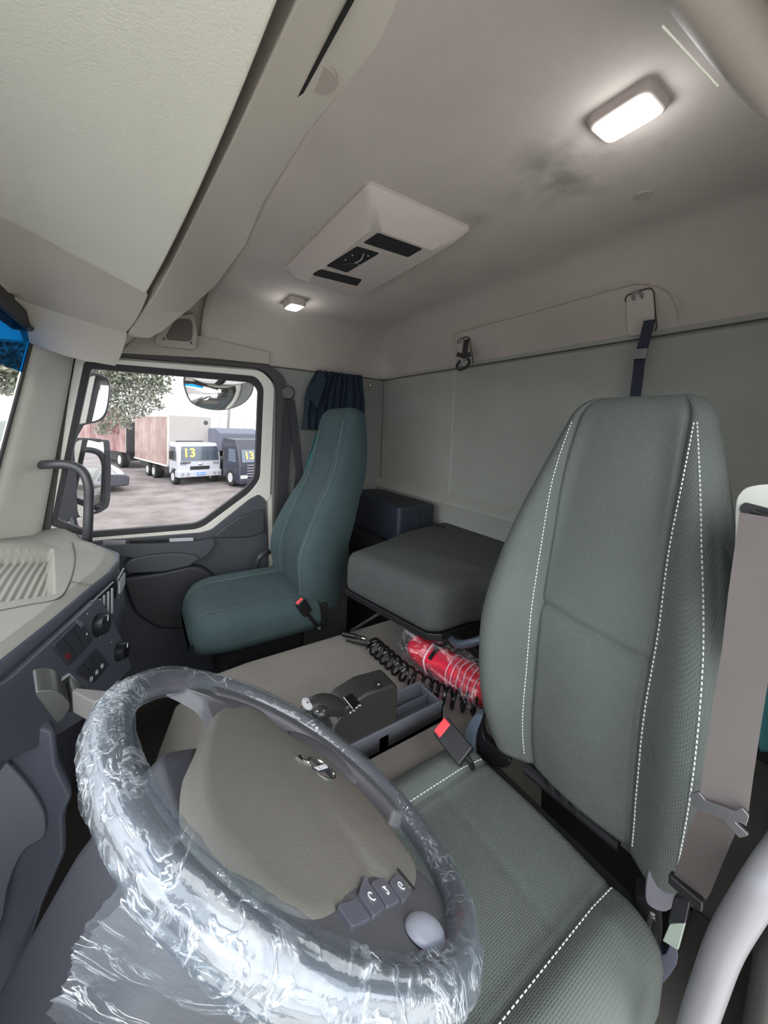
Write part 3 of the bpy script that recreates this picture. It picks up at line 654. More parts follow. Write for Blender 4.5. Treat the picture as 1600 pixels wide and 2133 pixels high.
MB().loft([[W(p.x, p.y, -.016) for p in wp_], [W(p.x, p.y, .006) for p in wp_]]).build('rim_web', WHEELR, wheel, bevel=.006)
bw = smooth_poly([(.09, -.09, 0), (.155, -.11, 0), (.135, -.165, 0), (.085, -.19, 0), (.045, -.192, 0), (.05, -.145, 0)], 5)
domed([q[:2] for q in bw], -.02, -.004, .006, 6).build('spoke', WHEELR, wheel, ang=60)
# badge: ring, arrow, band and lettering
ec = W(.026, -.071, .0098); eu = (wu*.35-wv*.94).normalized(); ev = wn.cross(eu)
bt = lambda a, b_, h=0: ec+(eu*a+ev*b_)*1.3+wn*h
bd = MB().cyl(bt(0, 0, -.004), bt(0, 0, .001), .0215, 40).build('badge', mat('badge_dark', (60, 60, 64), .4), wheel)
MB().tube([bt(.0165*math.cos(a), .0165*math.sin(a), .0015) for a in [2*math.pi*k/48 for k in range(48)]], .0022, 8, closed=True).build('badge_ring', CHROME, bd)
MB().prism([bt(-.018, -.0032, .001), bt(.018, -.0032, .001), bt(.018, .0032, .001), bt(-.018, .0032, .001)], wn*.002).build('badge_band', mat('badge_blue', (40, 44, 60), .4), bd)
text_mesh('VOLVO', .0100, bt(0, 0, .0034), eu, ev, .0003, .0002).build('lettering', WHITEL, bd)
MB().prism([bt(-.012, .012, .001), bt(-.0135, .0105, .001), bt(-.022, .0175, .001), bt(-.020, .0195, .001)], wn*.003).build('badge_arrow', CHROME, bd)
MB().prism([bt(-.024, .022, .001), bt(-.024, .012, .001), bt(-.0145, .022, .001)], wn*.003).build('badge_arrow', CHROME, bd)
# buttons on the left spoke
def wslab(pts, n0, n1, r=.004): 
    p = round_poly([V(*q, 0) for q in pts], r, 4); return MB().loft([[W(q.x, q.y, n0) for q in p], [W(q.x, q.y, n1) for q in p]])
BT = mat('button_grey', (96, 97, 108), .4)
for k, (pts, mk) in enumerate([([(-.128, -.072), (-.150, -.072), (-.160, -.044), (-.138, -.046)], 'G'), ([(-.132, -.043), (-.158, -.041), (-.162, -.014), (-.136, -.016)], '2'), ([(-.128, -.013), (-.162, -.010), (-.168, .014), (-.146, .014)], 'C')]):
    b_ = wslab(pts, -.01, .0070, .003).build('wheel_button', BT, wheel, bevel=.001)
    c_ = sum((V(*q, 0) for q in pts), V(0, 0, 0))/4
    text_mesh(mk, .012, W(c_.x, c_.y, .0076), -wv, wu*-1, .0003).build('mark', WHITEL, b_)
MB().tube([W(-.126, -.075, .008), W(-.150, -.078, .0075)], .0012, 6).build('button_gap', SEAL, wheel)
wslab([(-.168, .016), (-.150, .020), (-.152, .050), (-.172, .048)], -.01, .006, .004).build('wheel_button', BT, wheel, bevel=.001)
sc = W(-.187, -.048, .004)
MB().grid(lambda u, v: sc+(wu*math.cos(2*math.pi*u)*.017+wv*math.sin(2*math.pi*u)*.027)*math.sin(math.pi*v/2)+wn*.010*math.cos(math.pi*v/2), 40, 12, cu=True).build('thumb_pad', mat('pale_grey_pad', (150, 152, 164), .3), wheel)
# column shroud
sh = []
for k, (d, hx, hy) in enumerate([(-.025, .07, .065), (-.045, .090, .085), (-.09, .10, .095), (-.16, .105, .10), (-.30, .10, .09), (-.55, .11, .10)]):
    sh.append([W(p.x+.03, p.y+.03, d) for p in round_poly([V(-hx, -hy, 0), V(hx, -hy, 0), V(hx, hy, 0), V(-hx, hy, 0)], .03, 4)])
MB().loft(sh).build('steering_column', mat('shroud_grey', (46, 47, 54), .5, bump=(700, .2, 'noise')), label='dark grey steering column shroud under the steering wheel', cat='steering column', bevel=.004)
t = thing('column_stalk', 'dark boxy knob on a grey lever between steering wheel and switches', 'stalk', (.74, .08, -.42))
MB().loft([[at(*p, x=.62) for p in ((235, 1440), (235, 1425), (222, 1480), (240, 1480))][:0] or [V(.60, .02, -.365), V(.60, .045, -.37), V(.60, .045, -.40), V(.60, .02, -.40)], [at(*p, x=.76) for p in ((160, 1432), (150, 1440), (152, 1484), (164, 1486))]]).build('lever', mat('lever_taupe', (104, 103, 100), .4), t, bevel=.002)
def blk(pix, dx): 
    return [at(*p, x=.80+dx) for p in pix]
front = round_poly(blk([(68, 1440), (118, 1436), (152, 1468), (122, 1512)], -.03), .012, 4)
back = round_poly([q+V(.05, .012, .012) for q in blk([(68, 1440), (118, 1436), (152, 1468), (122, 1512)], -.03)], .012, 4)
MB().loft([front, back]).build('stalk_knob', mat('knob_olive', (54, 56, 54), .35), t, bevel=.004)
MB().tube([at(112, 1436, x=.80), at(135, 1418, x=.83), at(158, 1440, x=.81), at(150, 1478, x=.79)], .012, 10).build('collar', mat('knob_olive', (54, 56, 54), .35), t)
0 and MB().tube([at(104, 1416, x=.795), at(112, 1408, x=.80), at(132, 1412, x=.80)], .003, 6).build('mark', mat('pale_edge', (150, 150, 140), .4), t)

# ------------------------------------------------------------------ clear film on the rim and the loose bag end
def nse(p, s, o=0): return noise.noise(Vector((p[0]*s+o, p[1]*s+o*1.7, p[2]*s-o)))
def film_ring(a0, a1, base, amp, seed, nu=420, nv=56, clos=False, grow_=None):
    def fn(u, v):
        a = a0+(a1-a0)*u; b_ = 2*math.pi*v
        cx, sx = math.cos(a), math.sin(a)
        g_ = grow_(a) if grow_ else 1
        # long creases run around the rim, fine ones across
        q = (math.cos(b_)*3, math.sin(b_)*3, a*2.2)
        r = base*g_ + amp*g_*(nse(q, 1.0, seed)+.55*nse((q[0]*2.3, q[1]*2.3, a*7), 1, seed+5)) + .0012*abs(nse((q[0], q[1], a*40), 1, seed+9))
        e = .5*(1+0*u)
        r = max(r, .0168)
        rad = RR+r*math.cos(b_); n_ = r*math.sin(b_)
        return W(rad*cx, rad*sx, n_)
    return MB().grid(fn, nu, nv, cu=clos, cv=True)
def gr(a):
    # thicker where the bag is bunched (forward/left side of the wheel)
    d = math.atan2(math.sin(a-2.1), math.cos(a-2.1)); return 1+.12*math.exp(-(d/.9)**2)
film_ring(0, 2*math.pi, .0180, .0022, 3, 560, 44, True, gr).build('film_wrap', FILM, wheel, ang=180, label='clear cling film wrapped round the rim')
film_ring(1.0, 3.6, .0200, .0042, 11, 380, 44, False, gr).build('film_wrap', FILM, wheel, ang=180, label='second loose layer of clear film')
# hanging end of the bag
top = [W(RR*math.cos(a), RR*math.sin(a), -.008) for a in [2.0+k*(3.55-2.0)/9 for k in range(10)]]
bot = [at(*p, x=x) for p, x in (((118, 2160), .42), ((180, 2190), .40), ((250, 2200), .38), ((330, 2200), .36), ((420, 2200), .34), ((500, 2200), .32), ((570, 2200), .30), ((640, 2200), .28), ((700, 2200), .26), ((760, 2190), .24))]
leftmid = at(142, 1930, x=.44)
TT = smooth_poly(top, 12, False); BB = smooth_poly(bot, 12, False)
def drape(u, v, off=0, sd_=1):
    k = u*(len(TT)-1); i = min(int(k), len(TT)-2); f = k-i
    a = TT[i].lerp(TT[i+1], f); b_ = BB[i].lerp(BB[i+1], f)
    p = a.lerp(b_, v)
    p += V(.0, .022, 0)*math.sin(math.pi*v)*(1-u)
    cr_ = nse((u*5, v*2.2, off), 1.6, 4)*.012+nse((u*7+v*3, v*11, off), 1.5, 7)*.010+nse((u*18, v*26+u*5, off), 1.4, 2)*.006
    cr_ += .003*abs(nse((u*40, v*40, off), 1.1, 3))
    return p+V(-.5, -.6, .3)*cr_*min(1, v*5+.1)*sd_+V(.012, -.006, 0)*off
MB().grid(lambda u, v: drape(u, v), 200, 160).build('loose_film', FILMD, wheel, ang=180, label='crumpled end of the clear film hanging below the rim')
MB().grid(lambda u, v: drape(u, v, 1.6, -1), 200, 160).build('loose_film', FILMD, wheel, ang=180, label='rear layer of the hanging clear film')

# ------------------------------------------------------------------ seats
def soft(tab, x): return sum(interp(tab, x+d) for d in (-.05, -.03, -.01, .01, .03, .05))/6
def make_seat(name, label, cx, fab, P_, thread, grp=None):
    """P_: zb backrest bottom, zt top, yb(z) front profile table, hw table, depth table, cushion dims"""
    t = thing(name, label, 'seat', (cx, P_['cy'], -1.2))
    zb, zt = P_['zb'], P_['zt']; RT = P_.get('rt', .055)
    def base(v):
        L = zt-RT-zb
        vv = v*(L+RT*1.4)
        if vv <= L: z = zb+vv; return z, 1.0, 0.0
        ph = min(1, (vv-L)/(RT*1.4))*math.pi/2; return zt-RT+RT*math.sin(ph), math.cos(ph), 1-math.cos(ph)
    sx = P_['seam']                              # seam position in u as function of z
    def front(u, v):
        z, sc_, dn = base(v); hw = soft(P_['hw'], z)-.045*dn; th = soft(P_['th'], z); yf = soft(P_['yf'], z); bo = soft(P_['bol'], z)
        au = abs(u); x = cx+P_.get('skew', lambda z: 0)(z)+hw*u
        k = max(0, min(1, (au-.42)/.38)); bol = bo*(k*k*(3-2*k))
        rnd = max(0, (au-.80)/.20); ed = (1-math.sqrt(max(0, 1-rnd*rnd)))*min(.5*th, .05)
        y = yf+bol-ed-th*.5
        # seams: grooves down both sides and across
        s1 = soft(sx, z)
        gr_ = .0075*math.exp(-((au-s1)*hw/.005)**2)+.004*math.exp(-((au-.93)*hw/.004)**2)
        if au < s1: gr_ += sum(a_*math.exp(-((z-zz-.02*(u))/.006)**2) for zz, a_ in P_['cross'])
        y -= gr_
        bulge = .010*math.cos(min(1, au/max(s1, .01))*math.pi/2) if au < s1 else 0
        return V(x, (yf-th*.5)+(y+bulge-(yf-th*.5)+th*.5)*sc_ if False else (yf-th*.5)+((y-yf+th*.5)+th*.5+bulge-0)*sc_-th*.5*0, z)
    # front(): y measured from the mid plane; back is flat
    def back(u, v):
        z, sc_, dn = base(v); hw = soft(P_['hw'], z)-.045*dn; th = soft(P_['th'], z); yf = soft(P_['yf'], z)
        au = abs(u); x = cx+P_.get('skew', lambda z: 0)(z)+hw*u; rnd = max(0, (au-.8)/.2)
        return V(x, yf-th*.5-th*.5*math.sqrt(max(0, 1-rnd*rnd))*sc_, z)
    us = sorted(set([round(-1+2*k/56, 4) for k in range(57)]+[round(s_*(.5+d), 4) for s_ in (-1, 1) for d in (-.06, -.04, -.025, -.012, 0, .012, .025, .04, .06)]+[round(s_*(.93+d), 4) for s_ in (-1, 1) for d in (-.03, -.015, 0, .015, .03)]+[s_*.985 for s_ in (-1, 1)]))
    # warp u so that dense samples follow the seam
    NV = 110; rings = []
    for j in range(NV+1):
        v = j/NV; z = base(v)[0]; s1 = soft(sx, z); ring = []
        def wp(u):
            a = abs(u); s_ = 1 if u > 0 else -1
            return s_*(a/.5*s1 if a < .5 else s1+(a-.5)/.5*(1-s1)) if a < .8 else s_*(s1+(a-.5)/.5*(1-s1))
        ring += [front(max(-1, min(1, wp(u))), v) for u in us]
        ring += [back(u, v) for u in [1-2*k/20 for k in range(1, 20)]]
        rings.append(ring)
    back_ = MB().loft(rings).build('backrest', fab, t, ang=180)
    # stitching
    def seamline(fu, z0, z1, off=.0018):
        z = z0; L_ = zt-RT-zb; stch = MB()
        while z < z1:
            pts = []
            for zz in (z, z+.0042):
                v = (zz-zb)/(L_+RT*1.4); pts.append(front(fu(zz), v)+V(0, off, 0))
            stch.tube(pts, .0011, 4); z += .0072
        stch.build('stitching', thread, t)
    dd = .0105
    for s_ in (-1, 1):
        hw_ = lambda z: soft(P_['hw'], z)
        seamline(lambda z, s_=s_: s_*(soft(sx, z)+dd/hw_(z)), zb+.02, zt-RT-.005, .001)
        if s_ in P_.get('outer', (-1, 1)): seamline(lambda z, s_=s_: s_*(.93-.012/hw_(z)), zb+.05, zt-RT-.005, .001)
    # cushion
    x0, x1, y0, y1, z0, z1 = P_['cush']
    wing = P_['wing']
    def cush(side_):
        rings = []
        NY = 60
        for j in range(NY+1):
            f = j/NY; y = y0+(y1-y0)*f
            ef = min(1, f/.06, (1-f)/.12); ef = math.sqrt(1-(1-ef)**2)
            cr_ = P_.get('cr', .80); fr_ = min(1, (1-f)/(.22 if cr_ > .7 else .34)); wf = cr_+(1-cr_)*math.sqrt(1-(1-fr_)**2) if fr_ < 1 else 1
            hwc = (x1-x0)/2*wf*(.94+.06*ef); xc = (x0+x1)/2; ring = []
            for k in range(64):
                u = -1+2*k/63; au = abs(u)
                rnd = max(0, (au-.74)/.26); kk = max(0, min(1, (au-.5)/.3)); wz = wing*(kk*kk*(3-2*kk))*min(1, f*6)*(1 if f < .75 else max(0, 1-(f-.75)/.25))
                drop = (1-math.sqrt(max(0, 1-rnd*rnd)))*.05
                zz = z1+wz-drop-(1-ef)*.05-(.02*max(0, (f-.8)/.2)**2)
                zz -= .005*math.exp(-((au-P_['cs'])*hwc/.004)**2)
                if au < P_['cs']: zz -= .003*math.exp(-((f-.62)/.008)**2)+.002*math.exp(-((f-.3)/.008)**2); zz += .006*math.cos(au/P_['cs']*math.pi/2)
                ring.append(V(xc+hwc*u, y, zz))
            ring += [V(xc+hwc*.99, y, z0+.03), V(xc+hwc*.95, y, z0), V(xc-hwc*.95, y, z0), V(xc-hwc*.99, y, z0+.03)]
            rings.append(ring)
        return MB().loft(rings), rings
    mbc, rings = cush(0); mbc.build('cushion', fab, t, ang=180)
    for ci in (int(round((1-P_['cs'])/2*63))-1, int(round((1+P_['cs'])/2*63))+1):
        line = [r[ci] for r in rings[3:-3]]; st2 = MB()
        acc = 0
        for a, b_ in zip(line, line[1:]):
            n_ = max(1, int((b_-a).length/.0072))
            for q_ in range(n_):
                p0 = a.lerp(b_, q_/n_); p1 = a.lerp(b_, (q_+.6)/n_); st2.tube([p0+V(0, 0, .0008), p1+V(0, 0, .0008)], .0010, 4)
        st2.build('stitching', thread, t)
    # base and hinge brackets
    MB().bb((x0+.05, y0+.05, -1.2), (x1-.05, y1-.12, z0+.02)).build('seat_base', BLACK, t, bevel=.02)
    MB().bb((x0+.02, y0-.03, z0-.02), (x1-.02, y0+.06, z1-.03)).build('frame', VOID, t, bevel=.01)
    return t
drv = make_seat('driver_seat', 'large grey-green fabric driver seat with pale stitching, behind the steering wheel', .355, FAB1, dict(
    cy=-.5, zb=-.685, zt=.086, rt=.05, yf=[(-.74, -.70), (-.6, -.68), (-.42, -.685), (-.2, -.735), (0, -.80), (.08, -.83)],
    hw=[(-.74, .165), (-.66, .195), (-.5, .213), (-.38, .215), (-.25, .20), (-.1, .168), (0, .143), (.08, .122)], th=[(-.74, .09), (-.4, .12), (-.1, .10), (.08, .07)],
    bol=[(-.74, .02), (-.55, .060), (-.35, .065), (-.15, .040), (0, .012), (.08, .0)],
    seam=[(-.74, .50), (-.45, .44), (-.2, .52), (0, .70), (.08, .78)], cross=[(-.355, .011)], outer=(-1,), skew=lambda z: .02*max(0, z+.3),
    cush=(.185, .600, -.655, -.16, -.86, -.712), wing=.022, cs=.62), THREAD)
pas = make_seat('passenger_seat', 'smaller teal-grey fabric passenger seat beside the far door', 1.50, FAB2, dict(
    cy=-.4, zb=-.72, zt=.085, rt=.05, yf=[(-.72, -.555), (-.5, -.55), (-.35, -.60), (-.2, -.67), (-.05, -.70), (.08, -.715)],
    hw=[(-.72, .175), (-.6, .208), (-.42, .200), (-.3, .174), (-.2, .158), (-.05, .138), (.08, .132)], th=[(-.72, .14), (-.4, .17), (-.1, .14), (.08, .10)],
    bol=[(-.72, .02), (-.5, .048), (-.35, .032), (-.2, .010), (0, .0), (.08, 0)],
    seam=[(-.72, .55), (-.4, .5), (-.2, .58), (.08, .80)], cross=[(-.10, .004), (-.40, .005)],
    cush=(1.285, 1.715, -.60, -.152, -.765, -.652), wing=.014, cr=.60, cs=.6), THREADD)
# side brackets of the seats
def bracket(pix, y0, dx, m, par, name='hinge_cover', bev=.003):
    p = smooth_poly([at(*q, y=y0) for q in pix], 4); return MB().loft([p, [q+V(dx*.4, -dx, 0) for q in p]]).build(name, m, par, bevel=bev)
bracket([(1358, 1800), (1402, 1785), (1420, 1830), (1415, 1870), (1388, 1900), (1350, 1885), (1345, 1850)], -.655, .015, mat('bracket_grey', (112, 110, 118), .4), drv)
bracket([(1325, 1870), (1370, 1885), (1380, 1930), (1370, 1975), (1330, 1950)], -.665, .03, VOID, drv, 'side_recess')
MB().tube(smooth_poly([at(1350, 1950, y=-.655), at(1350, 1925, y=-.65), at(1358, 1905, y=-.65), at(1366, 1920, y=-.655)], 5, False), .004, 8).build('release_loop', CHROME, drv)
bracket([(1322, 1950), (1380, 1990), (1400, 1960), (1410, 2010), (1350, 2080), (1330, 2070)], -.665, .03, mat('bracket_blue', (84, 84, 98), .4), drv, 'lower_cover')
bracket([(968, 1590), (964, 1550), (975, 1510), (992, 1488), (1003, 1495), (990, 1530), (985, 1560), (985, 1592)], -.64, .02, mat('bracket_slate', (80, 90, 102), .4), drv)
bracket([(1002, 1500), (1010, 1540), (1060, 1580), (1050, 1600), (990, 1585), (992, 1540)], -.665, .02, BLACK, drv, 'side_recess')
# rail visible in the gap between cushion and backrest
MB().tube([at(1095, 1598, y=-.70), at(1290, 1760, y=-.72)], .012, 8).build('hinge_bar', mat('bar_dark', (40, 40, 42), .3), drv)
for p in ((1150, 1640), (1175, 1662), (1200, 1683)):
    MB().box(at(*p, y=-.69), (.012, .01, .022)).build('spring_clip', STEEL, drv, bevel=.002)
# buckles
def buckle(par, cen, ax, side_, n_, stalk, k=1):
    ax = Vector(ax).normalized(); side_ = Vector(side_); side_ = (side_-ax*side_.dot(ax)).normalized(); nn = ax.cross(side_)
    R_ = Matrix((side_, nn, ax)).transposed()
    b = MB().box(cen, (.036*k, .022*k, .058*k), R_).build('belt_buckle', BLACK, par, bevel=.003)
    MB().box(Vector(cen)+ax*.024*k+nn*.005*k*n_, (.027*k, .016*k, .014*k), R_).build('red_button', REDB, b, bevel=.0015)
    MB().tube([Vector(cen)-ax*.026, Vector(cen)-ax*.045, stalk], .006, 8, flat=1).build('buckle_stalk', BLACK, b)
buckle(drv, at(945, 1545, z=-.66), (at(925, 1522, z=-.65)-at(972, 1580, z=-.67)), (at(925, 1522, z=-.65)-at(972, 1580, z=-.67)).cross(ray(945, 1545)), 1, at(985, 1600, z=-.69), 1.25)
buckle(pas, at(633, 1265, x=1.275), (at(620, 1245, x=1.275)-at(655, 1300, x=1.27)), (.25, -.9, .3), 1, at(666, 1310, x=1.265))
MB().ball(at(666, 1309, x=1.26), .012, 8).build('anchor_bolt', BLACK, pas)

# ------------------------------------------------------------------ bunk
bk = [(1.275, -1.195), (1.27, -.95), (1.20, -.80), (1.13, -.60), (.77, -.665), (.745, -.70), (.74, -.86), (.60, -.93), (.02, -.95), (.02, -1.195)]
bp = round_poly([V(a, b_, 0) for a, b_ in bk], [.01, .01, .03, .035, .05, .05, .06, .04, .01, .01], 8)
mb = MB(); c_ = V(.95, -1.0, 0)
L = []
for dz, ins in ((-.555, .012), (-.545, .003), (-.53, 0), (-.47, 0), (-.445, .004), (-.43, .014), (-.42, .035)):
    q_ = []
    N_ = len(bp)
    for i, p in enumerate(bp):
        tt = (bp[(i+2) % N_]-bp[i-2]); nn = V(-tt.y, tt.x, 0).normalized()
        if (p+nn*.02-c_).length > (p-c_).length: nn = -nn
        ins_ = ins if p.y > -1.17 and .05 < p.x else 0
        q_.append(V(p.x+nn.x*ins_, p.y+nn.y*ins_, dz))
    L.append(q_)
mb.loft(L)
bunk = mb.build('bunk_mattress', FABB, ang=70, label='dark grey textured bunk mattress behind the seats', cat='mattress')
t = thing('bunk_board', 'black board and dark frame under the bunk mattress', 'bunk base', (.95, -1.0, -.6))
MB().prism([V(a*.998, b_-.004 if b_ > -.9 else b_, -.575) for a, b_ in bk], (0, 0, .019)).build('board', BLACK, t, bevel=.002)
MB().tube([V(1.10, -.63, -.5565), V(.78, -.685, -.5565)], .0022, 6).build('edge_piping', THREAD, t)
MB().tube(smooth_poly([at(940, 1330, y=-.74), at(955, 1341, y=-.72), at(985, 1338, y=-.72), at(1030, 1322, y=-.75)], 6, False), .010, 10).build('bunk_handle', mat('slate_bar', (72, 80, 92), .35), t)
MB().tube([at(735, 1312, z=-.745), at(800, 1272, z=-.58)], .011, 8, flat=.4).build('support_strut', mat('strut_dark', (70, 68, 64), .6), t)
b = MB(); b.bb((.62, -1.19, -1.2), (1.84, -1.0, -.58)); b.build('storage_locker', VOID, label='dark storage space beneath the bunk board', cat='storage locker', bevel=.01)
# tag on the bunk edge
MB().box(at(1032, 1209, y=-.93), (.014, .002, .004)).build('fabric_tag', THREAD, bunk if False else t)
# dark box on the bunk
t = thing('storage_box', 'dark navy upholstered box standing on the bunk in the far corner', 'box', (1.5, -1.06, -.42))
bx = [(1.30, -.945), (1.78, -.945), (1.78, -1.15), (1.30, -1.15)]
MB().loft([[V(a, b_, z) for a, b_ in [(p.x, p.y) for p in round_poly([V(*q, 0) for q in bx], .02, 4)]] for z in (-.50, -.335)]).build('body', mat('box_navy', (34, 38, 48), .6, bump=(500, .2, 'noise')), t, bevel=.012)
MB().tube([V(1.299, -1.06, -.50), V(1.299, -1.06, -.345), V(1.42, -1.06, -.334)], .0016, 6).build('seam', VOID, t)
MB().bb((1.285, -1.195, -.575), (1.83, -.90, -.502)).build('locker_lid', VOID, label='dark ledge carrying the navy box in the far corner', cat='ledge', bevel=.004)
MB().ball(V(1.33, -.943, -.48), .004, 6).build('stud', CHROME, t)
MB().ribbon([at(842, 1078, z=-.418), at(905, 1092, z=-.416), at(925, 1098, z=-.416)], (0, 1, 0), .02, .003).build('bunk_strap', NAVY, label='dark strap lying on the bunk beside the navy box', cat='strap')

# ------------------------------------------------------------------ engine tunnel, coil hose, tray, selector, vest
tn = MB(); prof_t = round_poly([V(.60, 0, -1.2), V(.62, 0, -.752), V(1.205, 0, -.75), V(1.24, 0, -1.2)], [.01, .05, .03, .01], 6)
tn.loft([[V(p.x, -.995, p.z) for p in prof_t], [V(p.x, -.30, p.z) for p in prof_t], [V(p.x, -.20, p.z if p.z < -1 else p.z-.008) for p in prof_t], [V(p.x, -.10, p.z if p.z < -1 else p.z-.07) for p in prof_t], [V(p.x, -.02, p.z if p.z < -1 else p.z-.30) for p in prof_t], [V(p.x, .07, p.z if p.z < -1 else p.z-.36) for p in prof_t]])
tn.build('engine_tunnel', CARPET, ang=50, label='grey-brown cloth covered engine tunnel between the two seats', cat='engine cover')
# coil air hose
t = thing('coiled_hose', 'black coiled air hose lying across the engine tunnel', 'hose', (.9, -.68, -.75))
path = smooth_poly([V(1.03, -.665, -.722), V(.96, -.668, -.722), V(.87, -.672, -.722), V(.78, -.690, -.722), V(.72, -.715, -.722), V(.66, -.76, -.722), V(.61, -.80, -.722)], 60, False)
turns = 17; cpts = []; NN = turns*22
for k in range(NN+1):
    f = k/NN*(len(path)-2); i = int(f); p = path[i].lerp(path[i+1], f-i); tg = (path[i+1]-path[i]).normalized(); sd_ = tg.cross(V(0, 0, 1)).normalized(); a = 2*math.pi*k/22
    cpts.append(p+sd_*math.cos(a)*.024+V(0, 0, 1)*math.sin(a)*.024)
MB().tube(cpts, .0042, 8).build('coil', GLOSSB, t)
lead = smooth_poly([V(1.125, -.615, -.738), V(1.09, -.64, -.738), V(1.06, -.66, -.735), V(1.045, -.672, -.725), cpts[0]], 6, False)
MB().tube(lead, .004, 8).build('hose_lead', GLOSSB, t)
MB().cyl(at(714, 1320, z=-.735), at(742, 1326, z=-.735), .009, 14).build('connector', GLOSSB, t)
MB().cyl(at(742, 1326, z=-.735), at(762, 1331, z=-.735), .0065, 12).build('connector', BLACK, t)
MB().cyl(at(755, 1329, z=-.731), at(762, 1331, z=-.731), .006, 12).build('clamp_ring', CHROME, t)
# red vest roll in clear bag
t = thing('red_bottle_roll', 'red roll with pale stripes and black strap, sealed in a clear bag', 'roll', (.8, -.775, -.75))
e0, e1 = V(.955, -.765, -.705), V(.64, -.80, -.700)
axr = (e1-e0).normalized(); sr = axr.cross(V(0, 0, 1)).normalized(); ur = sr.cross(axr)
def roll(u, v, r0=.042, amp=.003, sd_=0):
    a = 2*math.pi*u; p = e0.lerp(e1, v); e_ = min(1, min(v, 1-v)/.10); r = r0*math.sqrt(max(.02, 1-(1-e_)**2))*(.80+.25*min(1, v*3)) + amp*nse((math.cos(a)*2, math.sin(a)*2, v*6), 1, sd_)
    return p+sr*math.cos(a)*r+ur*math.sin(a)*r
MB().grid(lambda u, v: roll(u, v, amp=.006), 40, 60, cu=True).build('red_roll', RED, t, ang=180)
def band(v, w_, name, m, r=.0455):
    MB().tube([roll(k/40, v, r, .006) for k in range(40)], w_, 6, closed=True).build(name, m, t)
for k, v in enumerate((.60, .66, .72, .78, .84, .90)): band(v, .0018, 'stripe', PINK)
band(.335, .0032, 'pale_band', PINK)
MB().ribbon([roll(k/40, .40, .0465, .006) for k in range(3, 40)], axr, .012, .002).build('black_strap', BLACK, t)
MB().box(roll(.2, .40, .050, 0), (.018, .012, .022)).build('strap_buckle', BLACK, t, bevel=.003)
e0b, e1b = e0.copy(), e1.copy(); e0 = e0-axr*.035
MB().grid(lambda u, v: roll(u, v, .052, .022, 5), 70, 110, cu=True).build('clear_bag', FILMB, t, ang=180, label='crinkled clear plastic bag')
MB().grid(lambda u, v: e0+axr*(.02+.28*u)-sr*(.045+.03*v)*(-1)+V(0, 0, -.038-.008*v+.004*nse((u*9, v*9, 0), 1, 1)), 40, 12).build('bag_flap', FILMB, t, ang=180)
# console tray
t = thing('console_tray', 'grey plastic open tray on the engine tunnel under the gear selector', 'tray', (.74, -.45, -.75))
x0, x1, y0, y1 = .690, .785, -.668, -.17
b = MB(); b.bb((x0, y0, -.752), (x1, y1, -.735)); b.bb((x0, y0, -.752), (x0+.008, y1, -.695)); b.bb((x1-.008, y0, -.752), (x1, y1, -.695)); b.bb((x0, y0, -.752), (x1, y0+.008, -.700)); b.bb((x0, -.50, -.752), (x1, -.47, -.71))
b.build('tray_body', GREYP, t, bevel=.0025)
MB().bb((x0+.055, y0+.01, -.735), (x0+.060, -.48, -.712)).build('divider', GREYP, t, bevel=.001)
# gear selector
gs = thing('gear_selector', 'black gear selector box with lever, standing in the grey tray', 'gear selector', (.735, -.44, -.735))
sp = [(-.525, -.735), (-.525, -.612), (-.515, -.600), (-.44, -.594), (-.385, -.606), (-.355, -.635), (-.335, -.69), (-.33, -.735)]
def ssec(x, ins): 
    cy_, cz_ = -.43, -.66; return [V(x, cy_+(y-cy_)*(1-ins), cz_+(z-cz_)*(1-ins) if z > -.73 else z) for y, z in sp]
MB().loft([ssec(.695, .0), ssec(.765, .0)]).build('housing', SELP, gs, bevel=.010, seg=4)
def ontop(px, py, z=-.5945): return at(px, py, z=z)
slot = [ontop(716, 1455, -.598), ontop(733, 1446, -.598), ontop(750, 1466, -.598), ontop(734, 1478, -.598)]
MB().prism(slot, (0, 0, .0025)).build('shift_gate', GLOSSB, gs)
MB().tube([slot[0]+V(0, 0, .003), slot[3]+V(0, 0, .003)], .0008, 5).build('gate_line', WHITEL, gs)
for (px, py), ch in (((730, 1484), 'R'), ((737, 1480), 'N'), ((743, 1474), 'A'), ((749, 1469), 'M')):
    text_mesh(ch, .008, ontop(px, py, -.5955), (.75, .66, 0), (-.66, .75, 0), .0003).build('mark', WHITEL, gs)
pb = [ontop(775, 1423, -.5935), ontop(790, 1417, -.5935), ontop(800, 1430, -.5935), ontop(788, 1438, -.5935)]
MB().prism(pb, (0, 0, .0015)).build('push_button', mat('button_black', (34, 34, 34), .3), gs, bevel=.0005)
text_mesh('o', .009, sum(pb, V(0, 0, 0))/4+V(0, 0, .002), (0, -1, 0), (1, 0, 0), .0003).build('mark', WHITEL, gs)
kpath = [at(712, 1478, z=-.595), at(690, 1470, z=-.575), at(665, 1470, z=-.562), at(645, 1478, z=-.560), at(632, 1486, z=-.565)]
MB().tube(smooth_poly(kpath, 6, False), [.013+.008*math.sin(math.pi*min(1, k/24*1.1)) for k in range(25)], 20).build('selector_grip', SELP, gs)
MB().tube([at(700, 1510, z=-.66), at(690, 1485, z=-.59)], .008, 8).build('selector_stem', SILV, gs)
tip = at(640, 1466, z=-.548)
MB().ball(tip, (.018, .010, .006), 10).build('thumb_switch', mat('silver_pad', (190, 190, 192), .35), gs)
MB().ball(tip+V(-.004, .001, .005), (.0025, .002, .002), 6).build('mark', BLACK, gs)
MB().ball(at(668, 1484, z=-.550), (.013, .016, .010), 10).build('plus_minus_rocker', mat('rocker_dark', (48, 48, 48), .3), gs)
